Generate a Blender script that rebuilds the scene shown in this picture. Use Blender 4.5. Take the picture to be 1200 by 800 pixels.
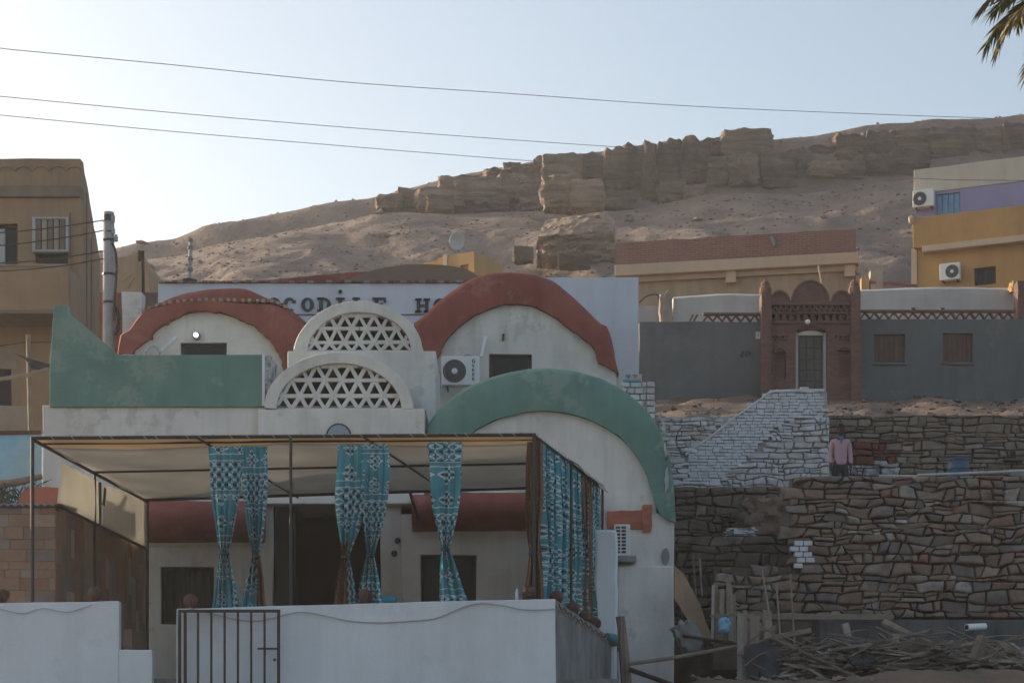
import bpy, bmesh, math, random
from mathutils import Vector, noise
from math import sin, cos, pi, radians, sqrt, atan2

for o in list(bpy.data.objects):
    bpy.data.objects.remove(o)
scene = bpy.context.scene
COL = scene.collection
random.seed(7)

# ------------------------------------------------------------------ camera, sky, sun, exposure
FPX, CX, HY = 2400.0, 600.0, 940.0         # focal length and horizon in photo pixels (1200 wide)
cam_d = bpy.data.cameras.new('camera')
cam = bpy.data.objects.new('camera', cam_d); COL.objects.link(cam)
cam.location = (0, 0, 0); cam.rotation_euler = (pi / 2, 0, 0)
cam_d.sensor_width = 36.0; cam_d.lens = 36.0 * FPX / 1200.0
cam_d.shift_y = (HY - 400.0) / 1200.0
cam_d.clip_end = 6000.0
scene.camera = cam

SUN_AZ, SUN_EL = radians(-60), radians(15)  # azimuth from +Y, negative = to the left
sun_dir = Vector((sin(SUN_AZ) * cos(SUN_EL), cos(SUN_AZ) * cos(SUN_EL), sin(SUN_EL)))
world = bpy.data.worlds.new('World'); scene.world = world
world.use_nodes = True
wn = world.node_tree
bg = wn.nodes['Background']
sky = wn.nodes.new('ShaderNodeTexSky'); sky.sky_type = 'NISHITA'; sky.sun_disc = False
sky.sun_elevation = SUN_EL; sky.sun_rotation = SUN_AZ
sky.air_density = 1.0; sky.dust_density = 3.5; sky.ozone_density = 0.25; sky.altitude = 100
wn.links.new(sky.outputs[0], bg.inputs[0])
bg.inputs[1].default_value = 0.075
sun_d = bpy.data.lights.new('sun', 'SUN'); sun = bpy.data.objects.new('sun', sun_d); COL.objects.link(sun)
sun_d.energy = 2.0; sun_d.angle = radians(0.5); sun_d.color = (1.0, 0.86, 0.68)
sun.rotation_euler = (-sun_dir).to_track_quat('-Z', 'Y').to_euler()
sun.location = (-40, 40, 60)
vs = scene.view_settings
vs.view_transform = 'Standard'; vs.look = 'None'; vs.gamma = 1.0; vs.use_curve_mapping = False
vs.exposure = 1.72
scene.cycles.max_bounces = 6

# ------------------------------------------------------------------ helpers
def X(px, d): return (px - CX) / FPX * d
def Z(py, d): return (HY - py) / FPX * d
def P(px, py, d): return Vector((X(px, d), d, Z(py, d)))

class Fr:
    """A vertical wall plane: u runs along it, v into it (away from the viewer), z up."""
    def __init__(s, ax, ay, ang=0.0):
        s.ax, s.ay, s.c, s.s = ax, ay, cos(ang), sin(ang)
    @staticmethod
    def two(px0, d0, px1, d1):
        ax, bx = X(px0, d0), X(px1, d1)
        f = Fr(ax, d0, atan2(d1 - d0, bx - ax)); f.len = sqrt((bx - ax) ** 2 + (d1 - d0) ** 2); return f
    def pt(s, u, v, z):
        return Vector((s.ax + u * s.c - v * s.s, s.ay + u * s.s + v * s.c, z))
    def u(s, px):
        k = (px - CX) / FPX
        return (k * s.ay - s.ax) / (s.c - k * s.s)
    def z(s, py, u=None):
        d = s.ay + (0 if u is None else u * s.s)
        return (HY - py) / FPX * d
    def uz(s, px, py):
        u = s.u(px); return (u, s.z(py, u))

def frontal(d): return Fr(0.0, d, 0.0)

def nz(p, sc=1.0, off=0.0):
    return noise.noise(Vector((p[0] * sc + off, p[1] * sc + off * 1.7, p[2] * sc - off)))

class MB:
    def __init__(s): s.v, s.f, s.m, s.uv = [], [], [], None
    def quad(s, *ps, m=0):
        i = len(s.v); s.v.extend([Vector(p) for p in ps]); s.f.append(tuple(range(i, i + len(ps)))); s.m.append(m)
        return s
    def hexa(s, p):            # 8 points: bottom ring 0-3, top ring 4-7
        i = len(s.v); s.v.extend([Vector(q) for q in p])
        for q in ((0,3,2,1),(4,5,6,7),(0,1,5,4),(1,2,6,5),(2,3,7,6),(3,0,4,7)):
            s.f.append(tuple(i + k for k in q)); s.m.append(0)
        return s
    def box(s, fr, u0, u1, v0, v1, z0, z1):
        return s.hexa([fr.pt(u0,v0,z0), fr.pt(u1,v0,z0), fr.pt(u1,v1,z0), fr.pt(u0,v1,z0),
                       fr.pt(u0,v0,z1), fr.pt(u1,v0,z1), fr.pt(u1,v1,z1), fr.pt(u0,v1,z1)])
    def wall(s, fr, u0, u1, z0, z1, v0, v1, holes=(), step=0.45):
        us, zs = {round(u0,4), round(u1,4)}, {round(z0,4), round(z1,4)}
        for a, b, c, d in holes:
            us |= {round(a,4), round(b,4)}; zs |= {round(c,4), round(d,4)}
        def fill(q, lo, hi):
            q = sorted(x for x in q if lo - 1e-4 <= x <= hi + 1e-4); r = []
            for a, b in zip(q, q[1:]):
                n = max(1, int((b - a) / step + .5)); r += [a + (b - a) * k / n for k in range(n)]
            return r + [q[-1]]
        us, zs = fill(us, u0, u1), fill(zs, z0, z1)
        def hole(i, j):
            if i < 0 or j < 0 or i >= len(us) - 1 or j >= len(zs) - 1: return True
            u, z = (us[i] + us[i+1]) / 2, (zs[j] + zs[j+1]) / 2
            return any(a < u < b and c < z < d for a, b, c, d in holes)
        for i in range(len(us) - 1):
            for j in range(len(zs) - 1):
                if hole(i, j): continue
                a, b, c, d = us[i], us[i+1], zs[j], zs[j+1]
                s.quad(fr.pt(a,v0,c), fr.pt(b,v0,c), fr.pt(b,v0,d), fr.pt(a,v0,d))
                s.quad(fr.pt(a,v1,c), fr.pt(a,v1,d), fr.pt(b,v1,d), fr.pt(b,v1,c))
                if hole(i-1, j): s.quad(fr.pt(a,v0,c), fr.pt(a,v0,d), fr.pt(a,v1,d), fr.pt(a,v1,c))
                if hole(i+1, j): s.quad(fr.pt(b,v0,c), fr.pt(b,v1,c), fr.pt(b,v1,d), fr.pt(b,v0,d))
                if hole(i, j-1): s.quad(fr.pt(a,v0,c), fr.pt(a,v1,c), fr.pt(b,v1,c), fr.pt(b,v0,c))
                if hole(i, j+1): s.quad(fr.pt(a,v0,d), fr.pt(b,v0,d), fr.pt(b,v1,d), fr.pt(a,v1,d))
        return s
    def prism(s, fr, poly, v0, v1):   # poly: list of (u,z), counter-clockwise from the front
        n = len(poly)
        s.quad(*[fr.pt(u, v0, z) for u, z in poly]); s.quad(*[fr.pt(u, v1, z) for u, z in reversed(poly)])
        for k in range(n):
            (a, b), (c, d) = poly[k], poly[(k+1) % n]
            s.quad(fr.pt(a,v0,b), fr.pt(a,v1,b), fr.pt(c,v1,d), fr.pt(c,v0,d))
        return s
    def strip(s, rings, closed=False, caps=False):   # list of equally long point lists
        i0 = len(s.v); n = len(rings[0])
        for r in rings: s.v.extend([Vector(p) for p in r])
        for a in range(len(rings) - 1):
            for k in range(n if closed else n - 1):
                k2 = (k + 1) % n
                s.f.append((i0+a*n+k, i0+a*n+k2, i0+(a+1)*n+k2, i0+(a+1)*n+k)); s.m.append(0)
        if caps:
            s.f.append(tuple(i0+k for k in reversed(range(n)))); s.m.append(0)
            e = i0 + (len(rings)-1)*n; s.f.append(tuple(e+k for k in range(n))); s.m.append(0)
        return s
    def tube(s, pts, r, n=6):
        pts = [Vector(p) for p in pts]; rings = []
        for i, p in enumerate(pts):
            t = (pts[min(i+1, len(pts)-1)] - pts[max(i-1, 0)])
            t = t.normalized() if t.length > 1e-9 else Vector((0,0,1))
            a = t.cross(Vector((0,0,1)));
            if a.length < 1e-3: a = t.cross(Vector((0,1,0)))
            a.normalize(); b = t.cross(a)
            rr = r[i] if isinstance(r, (list, tuple)) else r
            rings.append([p + a*rr*cos(2*pi*k/n) + b*rr*sin(2*pi*k/n) for k in range(n)])
        return s.strip(rings, closed=True, caps=True)
    def bar(s, a, b, w, h, up=(0,0,1)):
        a, b = Vector(a), Vector(b); t = (b - a).normalized(); up = Vector(up)
        sd = t.cross(up)
        if sd.length < 1e-3: sd = t.cross(Vector((0,1,0)))
        sd.normalize(); u2 = sd.cross(t)
        q = []
        for p in (a, b):
            q.append([p - sd*w/2 - u2*h/2, p + sd*w/2 - u2*h/2, p + sd*w/2 + u2*h/2, p - sd*w/2 + u2*h/2])
        return s.strip(q, closed=True, caps=True)
    def lathe(s, c, prof, n=14, axis='Z'):
        c = Vector(c); rings = []
        for r, h in prof:
            if axis == 'Z': rings.append([c + Vector((r*cos(2*pi*k/n), r*sin(2*pi*k/n), h)) for k in range(n)])
            else: rings.append([c + Vector((r*cos(2*pi*k/n), h, r*sin(2*pi*k/n))) for k in range(n)])
        return s.strip(rings, closed=True, caps=True)
    def rock(s, c, size, seed, n=4, rnd=.35, amp=.14, rot=0.0, f=1.0, yaw=0.0):
        idx = {}; c = Vector(c); i0 = len(s.v); i1 = len(s.f)
        def vid(p):
            k = tuple(round(q, 3) for q in p)
            if k not in idx:
                v = Vector(p); sph = v.normalized()
                q = v.lerp(sph, rnd)
                w = noise.noise(v*1.3*f + Vector((seed*3.1, seed*1.7, seed*.9)))
                w2 = noise.noise(v*3.1*f + Vector((seed*1.1, seed*5.7, seed*2.9)))
                w3 = noise.noise(v*6.5*f + Vector((seed*2.1, seed*.7, seed*1.9)))
                q = q * (1 + amp*w*1.6 + amp*.7*w2 + amp*.35*w3)
                q = Vector((q.x*size[0]/2, q.y*size[1]/2, q.z*size[2]/2))
                q = Vector((q.x*cos(rot) - q.z*sin(rot), q.y, q.x*sin(rot) + q.z*cos(rot)))
                q = Vector((q.x*cos(yaw) - q.y*sin(yaw), q.x*sin(yaw) + q.y*cos(yaw), q.z))
                idx[k] = len(s.v); s.v.append(c + q)
            return idx[k]
        for ax in range(3):
            for sg in (-1, 1):
                for i in range(n):
                    for j in range(n):
                        q = []
                        for di, dj in ((0,0),(1,0),(1,1),(0,1)):
                            p = [0,0,0]; p[ax] = sg
                            p[(ax+1)%3] = -1 + 2*(i+di)/n; p[(ax+2)%3] = -1 + 2*(j+dj)/n
                            q.append(vid(p))
                        s.f.append(tuple(q if sg > 0 else reversed(q))); s.m.append(0)
        return s
    def build(s, name, mat, parent=None, rough=0.0, rf=.9, smooth=None, merge=True, bevel=0.0, solid=0.0):
        root = parent
        while root is not None and root.parent is not None: root = root.parent
        off = Vector(root.location) if root is not None else Vector((0,0,0))
        vs_ = s.v
        if rough:
            vs_ = [p + Vector((nz(p, rf), nz(p, rf, 31.), nz(p, rf, 77.)*.7)) * rough
                     + Vector((nz(p, rf*4, 5.), nz(p, rf*4, 51.), nz(p, rf*4, 97.))) * rough*.3 for p in vs_]
        me = bpy.data.meshes.new(name)
        me.from_pydata([tuple(p - off) for p in vs_], [], s.f)
        if s.uv:
            l = me.uv_layers.new(name='UVMap')
            for lp in me.loops: l.data[lp.index].uv = s.uv[lp.vertex_index]
        mats = mat if isinstance(mat, (list, tuple)) else [mat]
        for q in mats: me.materials.append(q)
        if len(mats) > 1:
            for p, k in zip(me.polygons, s.m): p.material_index = k
        if merge and not s.uv:
            bm = bmesh.new(); bm.from_mesh(me)
            bmesh.ops.remove_doubles(bm, verts=bm.verts, dist=1e-4)
            bmesh.ops.recalc_face_normals(bm, faces=bm.faces)
            bm.to_mesh(me); bm.free()
        if smooth is not None:
            me.shade_smooth(); me.set_sharp_from_angle(angle=radians(smooth))
        o = bpy.data.objects.new(name, me); COL.objects.link(o)
        if parent is not None: o.parent = parent
        if bevel:
            b = o.modifiers.new('bevel', 'BEVEL'); b.width = bevel; b.segments = 2; b.limit_method = 'ANGLE'; b.angle_limit = radians(40)
        if solid:
            b = o.modifiers.new('solid', 'SOLIDIFY'); b.thickness = solid; b.offset = 0
        return o

def tag(o, label=None, cat=None, group=None, kind=None):
    if label: o['label'] = label
    if cat: o['category'] = cat
    if group: o['group'] = group
    if kind: o['kind'] = kind
    return o
def thing(name, loc, label, cat, group=None):
    o = bpy.data.objects.new(name, None); COL.objects.link(o); o.location = loc; o.empty_display_size = .2
    bpy.context.view_layer.update()
    return tag(o, label, cat, group)

def smoothline(pts, n):
    """Catmull-Rom through pts, resampled to n+1 points evenly by length."""
    q = [pts[0]] + list(pts) + [pts[-1]]; d = []
    for i in range(1, len(q) - 2):
        p0, p1, p2, p3 = q[i-1], q[i], q[i+1], q[i+2]
        for k in range(12):
            t = k / 12
            d.append(tuple(.5*((2*p1[a]) + (-p0[a]+p2[a])*t + (2*p0[a]-5*p1[a]+4*p2[a]-p3[a])*t*t + (-p0[a]+3*p1[a]-3*p2[a]+p3[a])*t**3) for a in (0,1)))
    d.append(pts[-1])
    L = [0.0]
    for a, b in zip(d, d[1:]): L.append(L[-1] + sqrt((a[0]-b[0])**2 + (a[1]-b[1])**2))
    out = []; j = 0
    for k in range(n + 1):
        t = L[-1] * k / n
        while j < len(L) - 2 and L[j+1] < t: j += 1
        w = 0 if L[j+1] == L[j] else (t - L[j]) / (L[j+1] - L[j])
        out.append((d[j][0] + (d[j+1][0]-d[j][0])*w, d[j][1] + (d[j+1][1]-d[j][1])*w))
    return out

# ------------------------------------------------------------------ materials
MATS = {}
def _base(name):
    m = bpy.data.materials.new(name); m.use_nodes = True
    nt = m.node_tree; b = nt.nodes['Principled BSDF']; MATS[name] = m
    return m, nt, b
def _n(nt, t, **kw):
    x = nt.nodes.new(t)
    for k, v in kw.items(): setattr(x, k, v)
    return x
def _noise(nt, vec, scale, detail=5, rough=.55, stretch=None):
    if stretch:
        mp = _n(nt, 'ShaderNodeMapping'); mp.inputs['Scale'].default_value = stretch
        nt.links.new(vec, mp.inputs['Vector']); vec = mp.outputs[0]
    t = _n(nt, 'ShaderNodeTexNoise'); t.inputs['Scale'].default_value = scale
    t.inputs['Detail'].default_value = detail; t.inputs['Roughness'].default_value = rough
    nt.links.new(vec, t.inputs['Vector']); return t.outputs[0]
def _map(nt, val, a, b, c, d):
    r = _n(nt, 'ShaderNodeMapRange'); r.inputs[1].default_value = a; r.inputs[2].default_value = b
    r.inputs[3].default_value = c; r.inputs[4].default_value = d
    nt.links.new(val, r.inputs[0]); return r.outputs[0]
def _mix(nt, fac, a, b, mode='MIX'):
    x = _n(nt, 'ShaderNodeMix', data_type='RGBA', blend_type=mode)
    for s, v in ((x.inputs[0], fac), (x.inputs[6], a), (x.inputs[7], b)):
        if isinstance(v, (int, float)): s.default_value = v
        elif isinstance(v, tuple): s.default_value = v if len(v) == 4 else (*v, 1)
        else: nt.links.new(v, s)
    return x.outputs[2]
def _math(nt, op, a, b=None, c=None):
    x = _n(nt, 'ShaderNodeMath', operation=op)
    for s, v in zip(x.inputs, (a, b, c)):
        if v is None: continue
        if isinstance(v, (int, float)): s.default_value = v
        else: nt.links.new(v, s)
    return x.outputs[0]
def _ramp(nt, val, cols):
    r = _n(nt, 'ShaderNodeValToRGB'); e = r.color_ramp.elements
    while len(e) < len(cols): e.new(.5)
    for k, c in enumerate(cols):
        if len(c) == 2: e[k].position, col = c
        else: e[k].position = k / max(1, len(cols) - 1); col = c
        e[k].color = (*col, 1)
    nt.links.new(val, r.inputs[0]); return r.outputs[0]
def _bump(nt, b, h, strength, dist=.02):
    x = _n(nt, 'ShaderNodeBump'); x.inputs['Strength'].default_value = strength; x.inputs['Distance'].default_value = dist
    nt.links.new(h, x.inputs['Height']); nt.links.new(x.outputs[0], b.inputs['Normal'])

def plain(name, col, rough=.85, var=.14, vs=.9, bump=.25, bs=22, streak=.0, rand=0.0, ramp=None, alt=None, alt_amt=.5, metal=0.0, spec=.25, wear=None):
    """Procedural surface: base colour (or one drawn per piece from a ramp), patchy tone, streaks running down, fine relief."""
    m, nt, b = _base(name)
    g = _n(nt, 'ShaderNodeNewGeometry'); pos = g.outputs['Position']
    oi = _n(nt, 'ShaderNodeObjectInfo')
    c = (*col, 1) if ramp is None else _ramp(nt, oi.outputs['Random'], ramp)
    if alt:
        f = _map(nt, _noise(nt, pos, vs*.7, 7, .65), .48, .62, 0, alt_amt)
        c = _mix(nt, f, c, (*alt, 1))
    f = _map(nt, _noise(nt, pos, vs, 8, .62), .25, .75, 1 - var, 1 + var)
    if rand: f = _math(nt, 'MULTIPLY', f, _map(nt, oi.outputs['Random'], 0, 1, 1 - rand, 1 + rand))
    if streak:
        st = _map(nt, _noise(nt, pos, 1.0, 6, .6, (3.2, 3.2, .28)), .45, .75, 1, 1 - streak)
        f = _math(nt, 'MULTIPLY', f, st)
    cc = _n(nt, 'ShaderNodeCombineColor')
    for k in range(3): nt.links.new(f, cc.inputs[k])
    out = _mix(nt, 1.0, c, cc.outputs[0], 'MULTIPLY')
    if wear:        # chipped and rubbed patches: colour, amount, patch scale
        big = _noise(nt, pos, wear[2], 9, .72); zone = _noise(nt, pos, wear[2]*.23, 3, .5)
        t = _math(nt, 'ADD', big, _math(nt, 'MULTIPLY', _math(nt, 'SUBTRACT', zone, .5), .9))
        out = _mix(nt, _map(nt, t, .60, .66, 0, wear[1]), out, (*wear[0], 1))
    nt.links.new(out, b.inputs['Base Color'])
    b.inputs['Roughness'].default_value = rough; b.inputs['Metallic'].default_value = metal
    b.inputs['Specular IOR Level'].default_value = spec
    if bump:
        h = _noise(nt, pos, bs, 6, .65)
        if wear: h = _math(nt, 'ADD', h, _math(nt, 'MULTIPLY', _noise(nt, pos, 2.6, 4, .5, (1,1,.55)), 1.6))
        _bump(nt, b, h, bump)
    return m

def brickmat(name, c1, c2, mortar, bw=.22, bh=.075, ms=.012, bump=.5, wash=None):
    m, nt, b = _base(name)
    g = _n(nt, 'ShaderNodeNewGeometry'); sp = _n(nt, 'ShaderNodeSeparateXYZ'); nt.links.new(g.outputs['Position'], sp.inputs[0])
    cb = _n(nt, 'ShaderNodeCombineXYZ')
    nt.links.new(_math(nt, 'ADD', sp.outputs[0], sp.outputs[1]), cb.inputs[0]); nt.links.new(sp.outputs[2], cb.inputs[1])
    t = _n(nt, 'ShaderNodeTexBrick'); nt.links.new(cb.outputs[0], t.inputs[0])
    t.inputs['Color1'].default_value = (*c1,1); t.inputs['Color2'].default_value = (*c2,1); t.inputs['Mortar'].default_value = (*mortar,1)
    t.inputs['Scale'].default_value = 1; t.inputs['Mortar Size'].default_value = ms
    t.inputs['Brick Width'].default_value = bw; t.inputs['Row Height'].default_value = bh
    f = _map(nt, _noise(nt, g.outputs['Position'], 1.3, 7), .25, .75, .78, 1.2)
    cc = _n(nt, 'ShaderNodeCombineColor')
    for k in range(3): nt.links.new(f, cc.inputs[k])
    c = _mix(nt, 1.0, t.outputs['Color'], cc.outputs[0], 'MULTIPLY')
    if wash: c = _mix(nt, _map(nt, _noise(nt, g.outputs['Position'], .8, 6), .5, .65, 0, .6), c, (*wash,1))
    nt.links.new(c, b.inputs['Base Color']); b.inputs['Roughness'].default_value = .92
    _bump(nt, b, _math(nt, 'SUBTRACT', 1.0, t.outputs['Fac']), bump, .012)
    return m

WHITE = plain('white_stucco', (.66,.64,.60), var=.10, vs=.7, streak=.2, bump=.35, bs=14, alt=(.50,.47,.43), alt_amt=.5, wear=((.43,.40,.37),.55,1.9))
WHITE2 = plain('fresh_whitewash', (.67,.715,.755), var=.07, vs=.9, streak=.10, bump=.3, bs=16, alt=(.62,.64,.66), alt_amt=.5, wear=((.56,.57,.58),.35,2.3))
SIGNW = plain('sign_wall_paint', (.60,.65,.72), var=.07, vs=.6, streak=.1, bump=.3, bs=12, alt=(.58,.52,.50), alt_amt=.35)
GREEN = plain('green_limewash', (.128,.245,.21), var=.16, vs=1.0, streak=.16, bump=.35, bs=16, alt=(.17,.275,.225), alt_amt=.7, wear=((.22,.30,.255),.75,2.6))
RED = plain('red_ochre_paint', (.25,.072,.058), var=.22, vs=1.1, streak=.18, bump=.5, bs=14, alt=(.29,.105,.082), alt_amt=.7, wear=((.31,.13,.105),.7,2.8))
RED2 = plain('orange_red_paint', (.40,.14,.09), var=.15, vs=2.2, streak=.1, bump=.3)
CEMENT = plain('bare_cement', (.25,.25,.245), var=.25, vs=1.6, streak=.35, bump=.4, alt=(.16,.16,.16))
FOOT = plain('dark_concrete', (.13,.13,.13), var=.3, vs=1.2, streak=.35, bump=.5, alt=(.085,.085,.085))  # a darker grey than the bare cement
MOTTLE = plain('flaking_cement', (.40,.40,.40), var=.3, vs=5, bump=.8, bs=20, alt=(.09,.09,.1), alt_amt=.95)
DARKM = plain('dark_steel', (.035,.033,.033), rough=.5, var=.2, bump=.1, spec=.4)
RUST = plain('rusty_steel', (.055,.042,.036), rough=.7, var=.3, vs=6, bump=.2)
FRAME = plain('dark_window_frame', (.026,.031,.038), rough=.6, var=.15, bump=.1)
GLASS = plain('dark_window_glass', (.012,.015,.018), rough=.2, var=.1, bump=.02, bs=2, spec=.18)
ROOM = plain('dim_interior', (.035,.034,.034), var=.2)  # near-black: the shade of the rooms is put into the colour
WOODD = plain('dark_brown_wood', (.075,.043,.032), rough=.7, var=.25, vs=3, streak=.4, bump=.3)
DOORW = plain('weathered_door_wood', (.10,.095,.088), rough=.7, var=.25, vs=3, streak=.4, bump=.3)
TAN = plain('tan_plaster', (.34,.23,.14), var=.17, vs=.6, streak=.22, bump=.4, bs=9, alt=(.215,.155,.12))
TAND = plain('grey_tan_band', (.20,.16,.125), var=.15, streak=.2)
PATCH = plain('patched_plaster', (.34,.27,.215), var=.2, vs=1.5, bump=.5)
MARO = plain('maroon_strip', (.10,.045,.045), var=.2)
BLUEW = plain('blue_wall_paint', (.22,.42,.58), var=.16, vs=1.4, streak=.15, alt=(.38,.50,.56), alt_amt=.6)
MUSTARD = plain('mustard_plaster', (.42,.25,.10), var=.12, vs=.8, streak=.12, alt=(.36,.22,.105))
PURPLE = plain('lilac_paint', (.26,.25,.40), var=.08, streak=.08)
CREAMW = plain('cream_wall', (.47,.43,.37), var=.10, streak=.12)
BEIGE = plain('beige_plaster', (.38,.28,.19), var=.13, vs=.7, streak=.25)
LEDGE = plain('pale_ledge', (.50,.38,.27), var=.1, streak=.12)
GREYH = plain('grey_render', (.118,.127,.128), var=.15, vs=.45, streak=.14, bump=.35, alt=(.148,.152,.15), alt_amt=.7, wear=((.17,.165,.16),.55,1.3))
VAULT = plain('pale_vault_plaster', (.50,.47,.44), var=.12, vs=.9, streak=.14, alt=(.42,.36,.33))
DOMEB = plain('brown_mud_dome', (.20,.145,.105), var=.15)
SHUTR = plain('brown_shutter', (.125,.075,.062), rough=.75, var=.2, vs=4, streak=.35)
LOUV = plain('pale_louvre', (.38,.40,.41), rough=.6, var=.12, vs=4)
BLUES = plain('blue_shutter', (.17,.30,.45), rough=.6, var=.2, vs=5)
ACW = plain('ac_casing', (.66,.67,.66), rough=.5, var=.06, bump=.05)
ACG = plain('ac_grille', (.10,.105,.105), rough=.5, var=.1, bump=.05)
LETTER = plain('sign_lettering', (.045,.075,.085), var=.2, vs=5)
CONC = plain('pole_concrete', (.36,.36,.37), var=.16, vs=2.5, streak=.2)
WIRE = plain('wire_black', (.03,.03,.03), rough=.6, var=.1, bump=0)
WIREG = plain('overhead_wire', (.22,.24,.27), rough=.6, var=.1, bump=0)
GLOBE = plain('white_glass_globe', (.8,.8,.8), rough=.15, var=.02, bump=0, spec=.6)
CLAY = plain('clay_ball', (.10,.05,.04), rough=.6, var=.45, vs=14, bump=.8, bs=30)
BRICKR = brickmat('portal_brick', (.205,.088,.062), (.135,.06,.046), (.115,.08,.065), .2, .075, .012)
BRICKP = brickmat('parapet_brick', (.26,.10,.08), (.20,.08,.07), (.24,.15,.12), .25, .09, .016, wash=(.24,.13,.11))
DIRT = plain('brown_earth', (.17,.12,.09), var=.35, vs=.8, bump=1.0, bs=3.5, alt=(.115,.085,.066), alt_amt=.9)
TALUS = plain('desert_slope', (.215,.16,.13), var=.35, vs=.35, bump=1.0, bs=1.5, alt=(.16,.122,.102), alt_amt=.9)
ROCKM = plain('sandstone', (.205,.15,.118), var=.32, vs=.5, bump=1.0, bs=1.6, rand=.3, alt=(.14,.105,.088), alt_amt=.8)
ROCKL = plain('pale_sandstone', (.30,.215,.155), var=.28, vs=.5, bump=1.0, bs=1.6, rand=.1, alt=(.27,.19,.14), alt_amt=.8)
for _m in (ROCKM, ROCKL):      # horizontal bedding
    nt = _m.node_tree; b = nt.nodes['Principled BSDF']
    pos = [n for n in nt.nodes if n.type == 'NEW_GEOMETRY'][0].outputs['Position']
    st = _noise(nt, pos, 1.0, 7, .65, (.22, .22, 2.6))
    old = b.inputs['Base Color'].links[0].from_socket
    cc = _n(nt, 'ShaderNodeCombineColor'); f = _map(nt, st, .3, .7, .62, 1.32)
    for k in range(3): nt.links.new(f, cc.inputs[k])
    nt.links.new(_mix(nt, 1.0, old, cc.outputs[0], 'MULTIPLY'), b.inputs['Base Color'])
    bp = [n for n in nt.nodes if n.type == 'BUMP'][0]
    h = bp.inputs['Height'].links[0].from_socket
    nt.links.new(_math(nt, 'ADD', h, _math(nt, 'MULTIPLY', st, 1.5)), bp.inputs['Height'])
    bp.inputs['Distance'].default_value = .35; bp.inputs['Strength'].default_value = .9
for _m, _d in ((TALUS, .30), (DIRT, .06)):
    bp = [n for n in _m.node_tree.nodes if n.type == 'BUMP'][0]; bp.inputs['Distance'].default_value = _d
STONE = plain('rubble_stone', (0,0,0), var=.25, vs=4, bump=.9, bs=18,
    ramp=[(.0,(.20,.15,.12)),(.14,(.26,.185,.14)),(.28,(.23,.14,.105)),(.40,(.17,.15,.14)),(.52,(.235,.20,.17)),(.62,(.25,.155,.115)),(.72,(.145,.13,.125)),(.80,(.33,.27,.22)),(.90,(.21,.16,.135)),(1.0,(.40,.37,.34))], alt=(.165,.125,.10), alt_amt=.75)
STONED = plain('dark_rubble_stone', (0,0,0), var=.3, vs=4, bump=.9, bs=18,
    ramp=[(.0,(.13,.10,.08)),(.3,(.17,.13,.10)),(.55,(.11,.09,.075)),(.75,(.20,.14,.105)),(.9,(.15,.125,.10)),(1.0,(.24,.20,.17))], alt=(.12,.095,.078), alt_amt=.75)
STONEU = plain('grey_brown_rubble', (0,0,0), var=.3, vs=4, bump=.9, bs=18,
    ramp=[(.0,(.19,.16,.13)),(.3,(.22,.18,.145)),(.55,(.16,.14,.12)),(.75,(.24,.175,.135)),(.9,(.20,.175,.15)),(1.0,(.30,.26,.22))])
MORTAR = plain('dark_joint_earth', (.11,.086,.07), var=.3, vs=3, bump=.8, alt=(.165,.125,.10), alt_amt=.75)
WSTONE = plain('whitewashed_stone', (0,0,0), var=.12, vs=5, bump=.8, bs=14,
    ramp=[(0,(.52,.53,.56)),(.5,(.60,.61,.63)),(.8,(.46,.44,.42)),(1,(.55,.56,.58))], alt=(.36,.30,.25), alt_amt=.5)
WBRICK = plain('whitewashed_brick', (.60,.61,.64), var=.16, vs=6, bump=.6, bs=14, alt=(.48,.46,.45), alt_amt=.6)
WJOINT = plain('grey_joint', (.38,.37,.37), var=.2)
CLAD = plain('stone_cladding', (0,0,0), var=.16, vs=5, bump=.6, bs=12,
    ramp=[(0,(.24,.135,.095)),(.2,(.30,.19,.135)),(.38,(.19,.125,.10)),(.52,(.34,.245,.19)),(.66,(.27,.13,.08)),(.8,(.20,.16,.145)),(1,(.36,.29,.24))])
REDB = plain('loose_red_brick', (0,0,0), var=.2, vs=6, bump=.5, ramp=[(0,(.13,.04,.036)),(.5,(.15,.055,.045)),(1,(.11,.045,.04))])
WOOD = plain('weathered_timber', (0,0,0), rough=.85, var=.3, vs=3, bump=.6, bs=20,
    ramp=[(0,(.26,.20,.15)),(.3,(.19,.155,.125)),(.6,(.31,.25,.195)),(.85,(.14,.11,.09)),(1,(.36,.32,.28))])
WOODT = plain('tan_board', (.36,.25,.165), rough=.8, var=.2, vs=2, streak=.3)
TARP = plain('dark_tarp', (.05,.055,.06), rough=.6, var=.3, vs=4, bump=.8)
BAGB = plain('blue_plastic_bag', (.25,.48,.70), rough=.4, var=.2, vs=8, bump=.5)
BARREL = plain('blue_plastic_drum', (.05,.10,.16), rough=.5, var=.15)
PVC = plain('white_plastic_pipe', (.75,.76,.77), rough=.4, var=.05, bump=.05)
SKIN = plain('dark_skin', (.065,.036,.028), rough=.5, var=.08, bump=.05)
HAIR = plain('black_hair', (.012,.011,.011), rough=.7)
SHIRT = plain('pink_shirt', (.44,.28,.32), rough=.9, var=.08, vs=6, bump=.4, bs=9)
TROUS = plain('charcoal_trousers', (.028,.03,.036), rough=.9, var=.12, vs=6, bump=.4, bs=9)
SCARF = plain('blue_collar', (.10,.17,.38), rough=.9)
TEALC = plain('teal_cloth', (.06,.26,.32), rough=.9, var=.2, vs=6)
CABLE = plain('grey_cable', (.42,.43,.45), rough=.6, var=.1, bump=.05)
BULBS = plain('fairy_light_string', (.35,.26,.17), rough=.4, var=.2)
PALMG = plain('palm_leaflet', (.11,.125,.05), rough=.6, var=.3, vs=5, bump=0, alt=(.20,.15,.07), alt_amt=.8)
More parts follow.
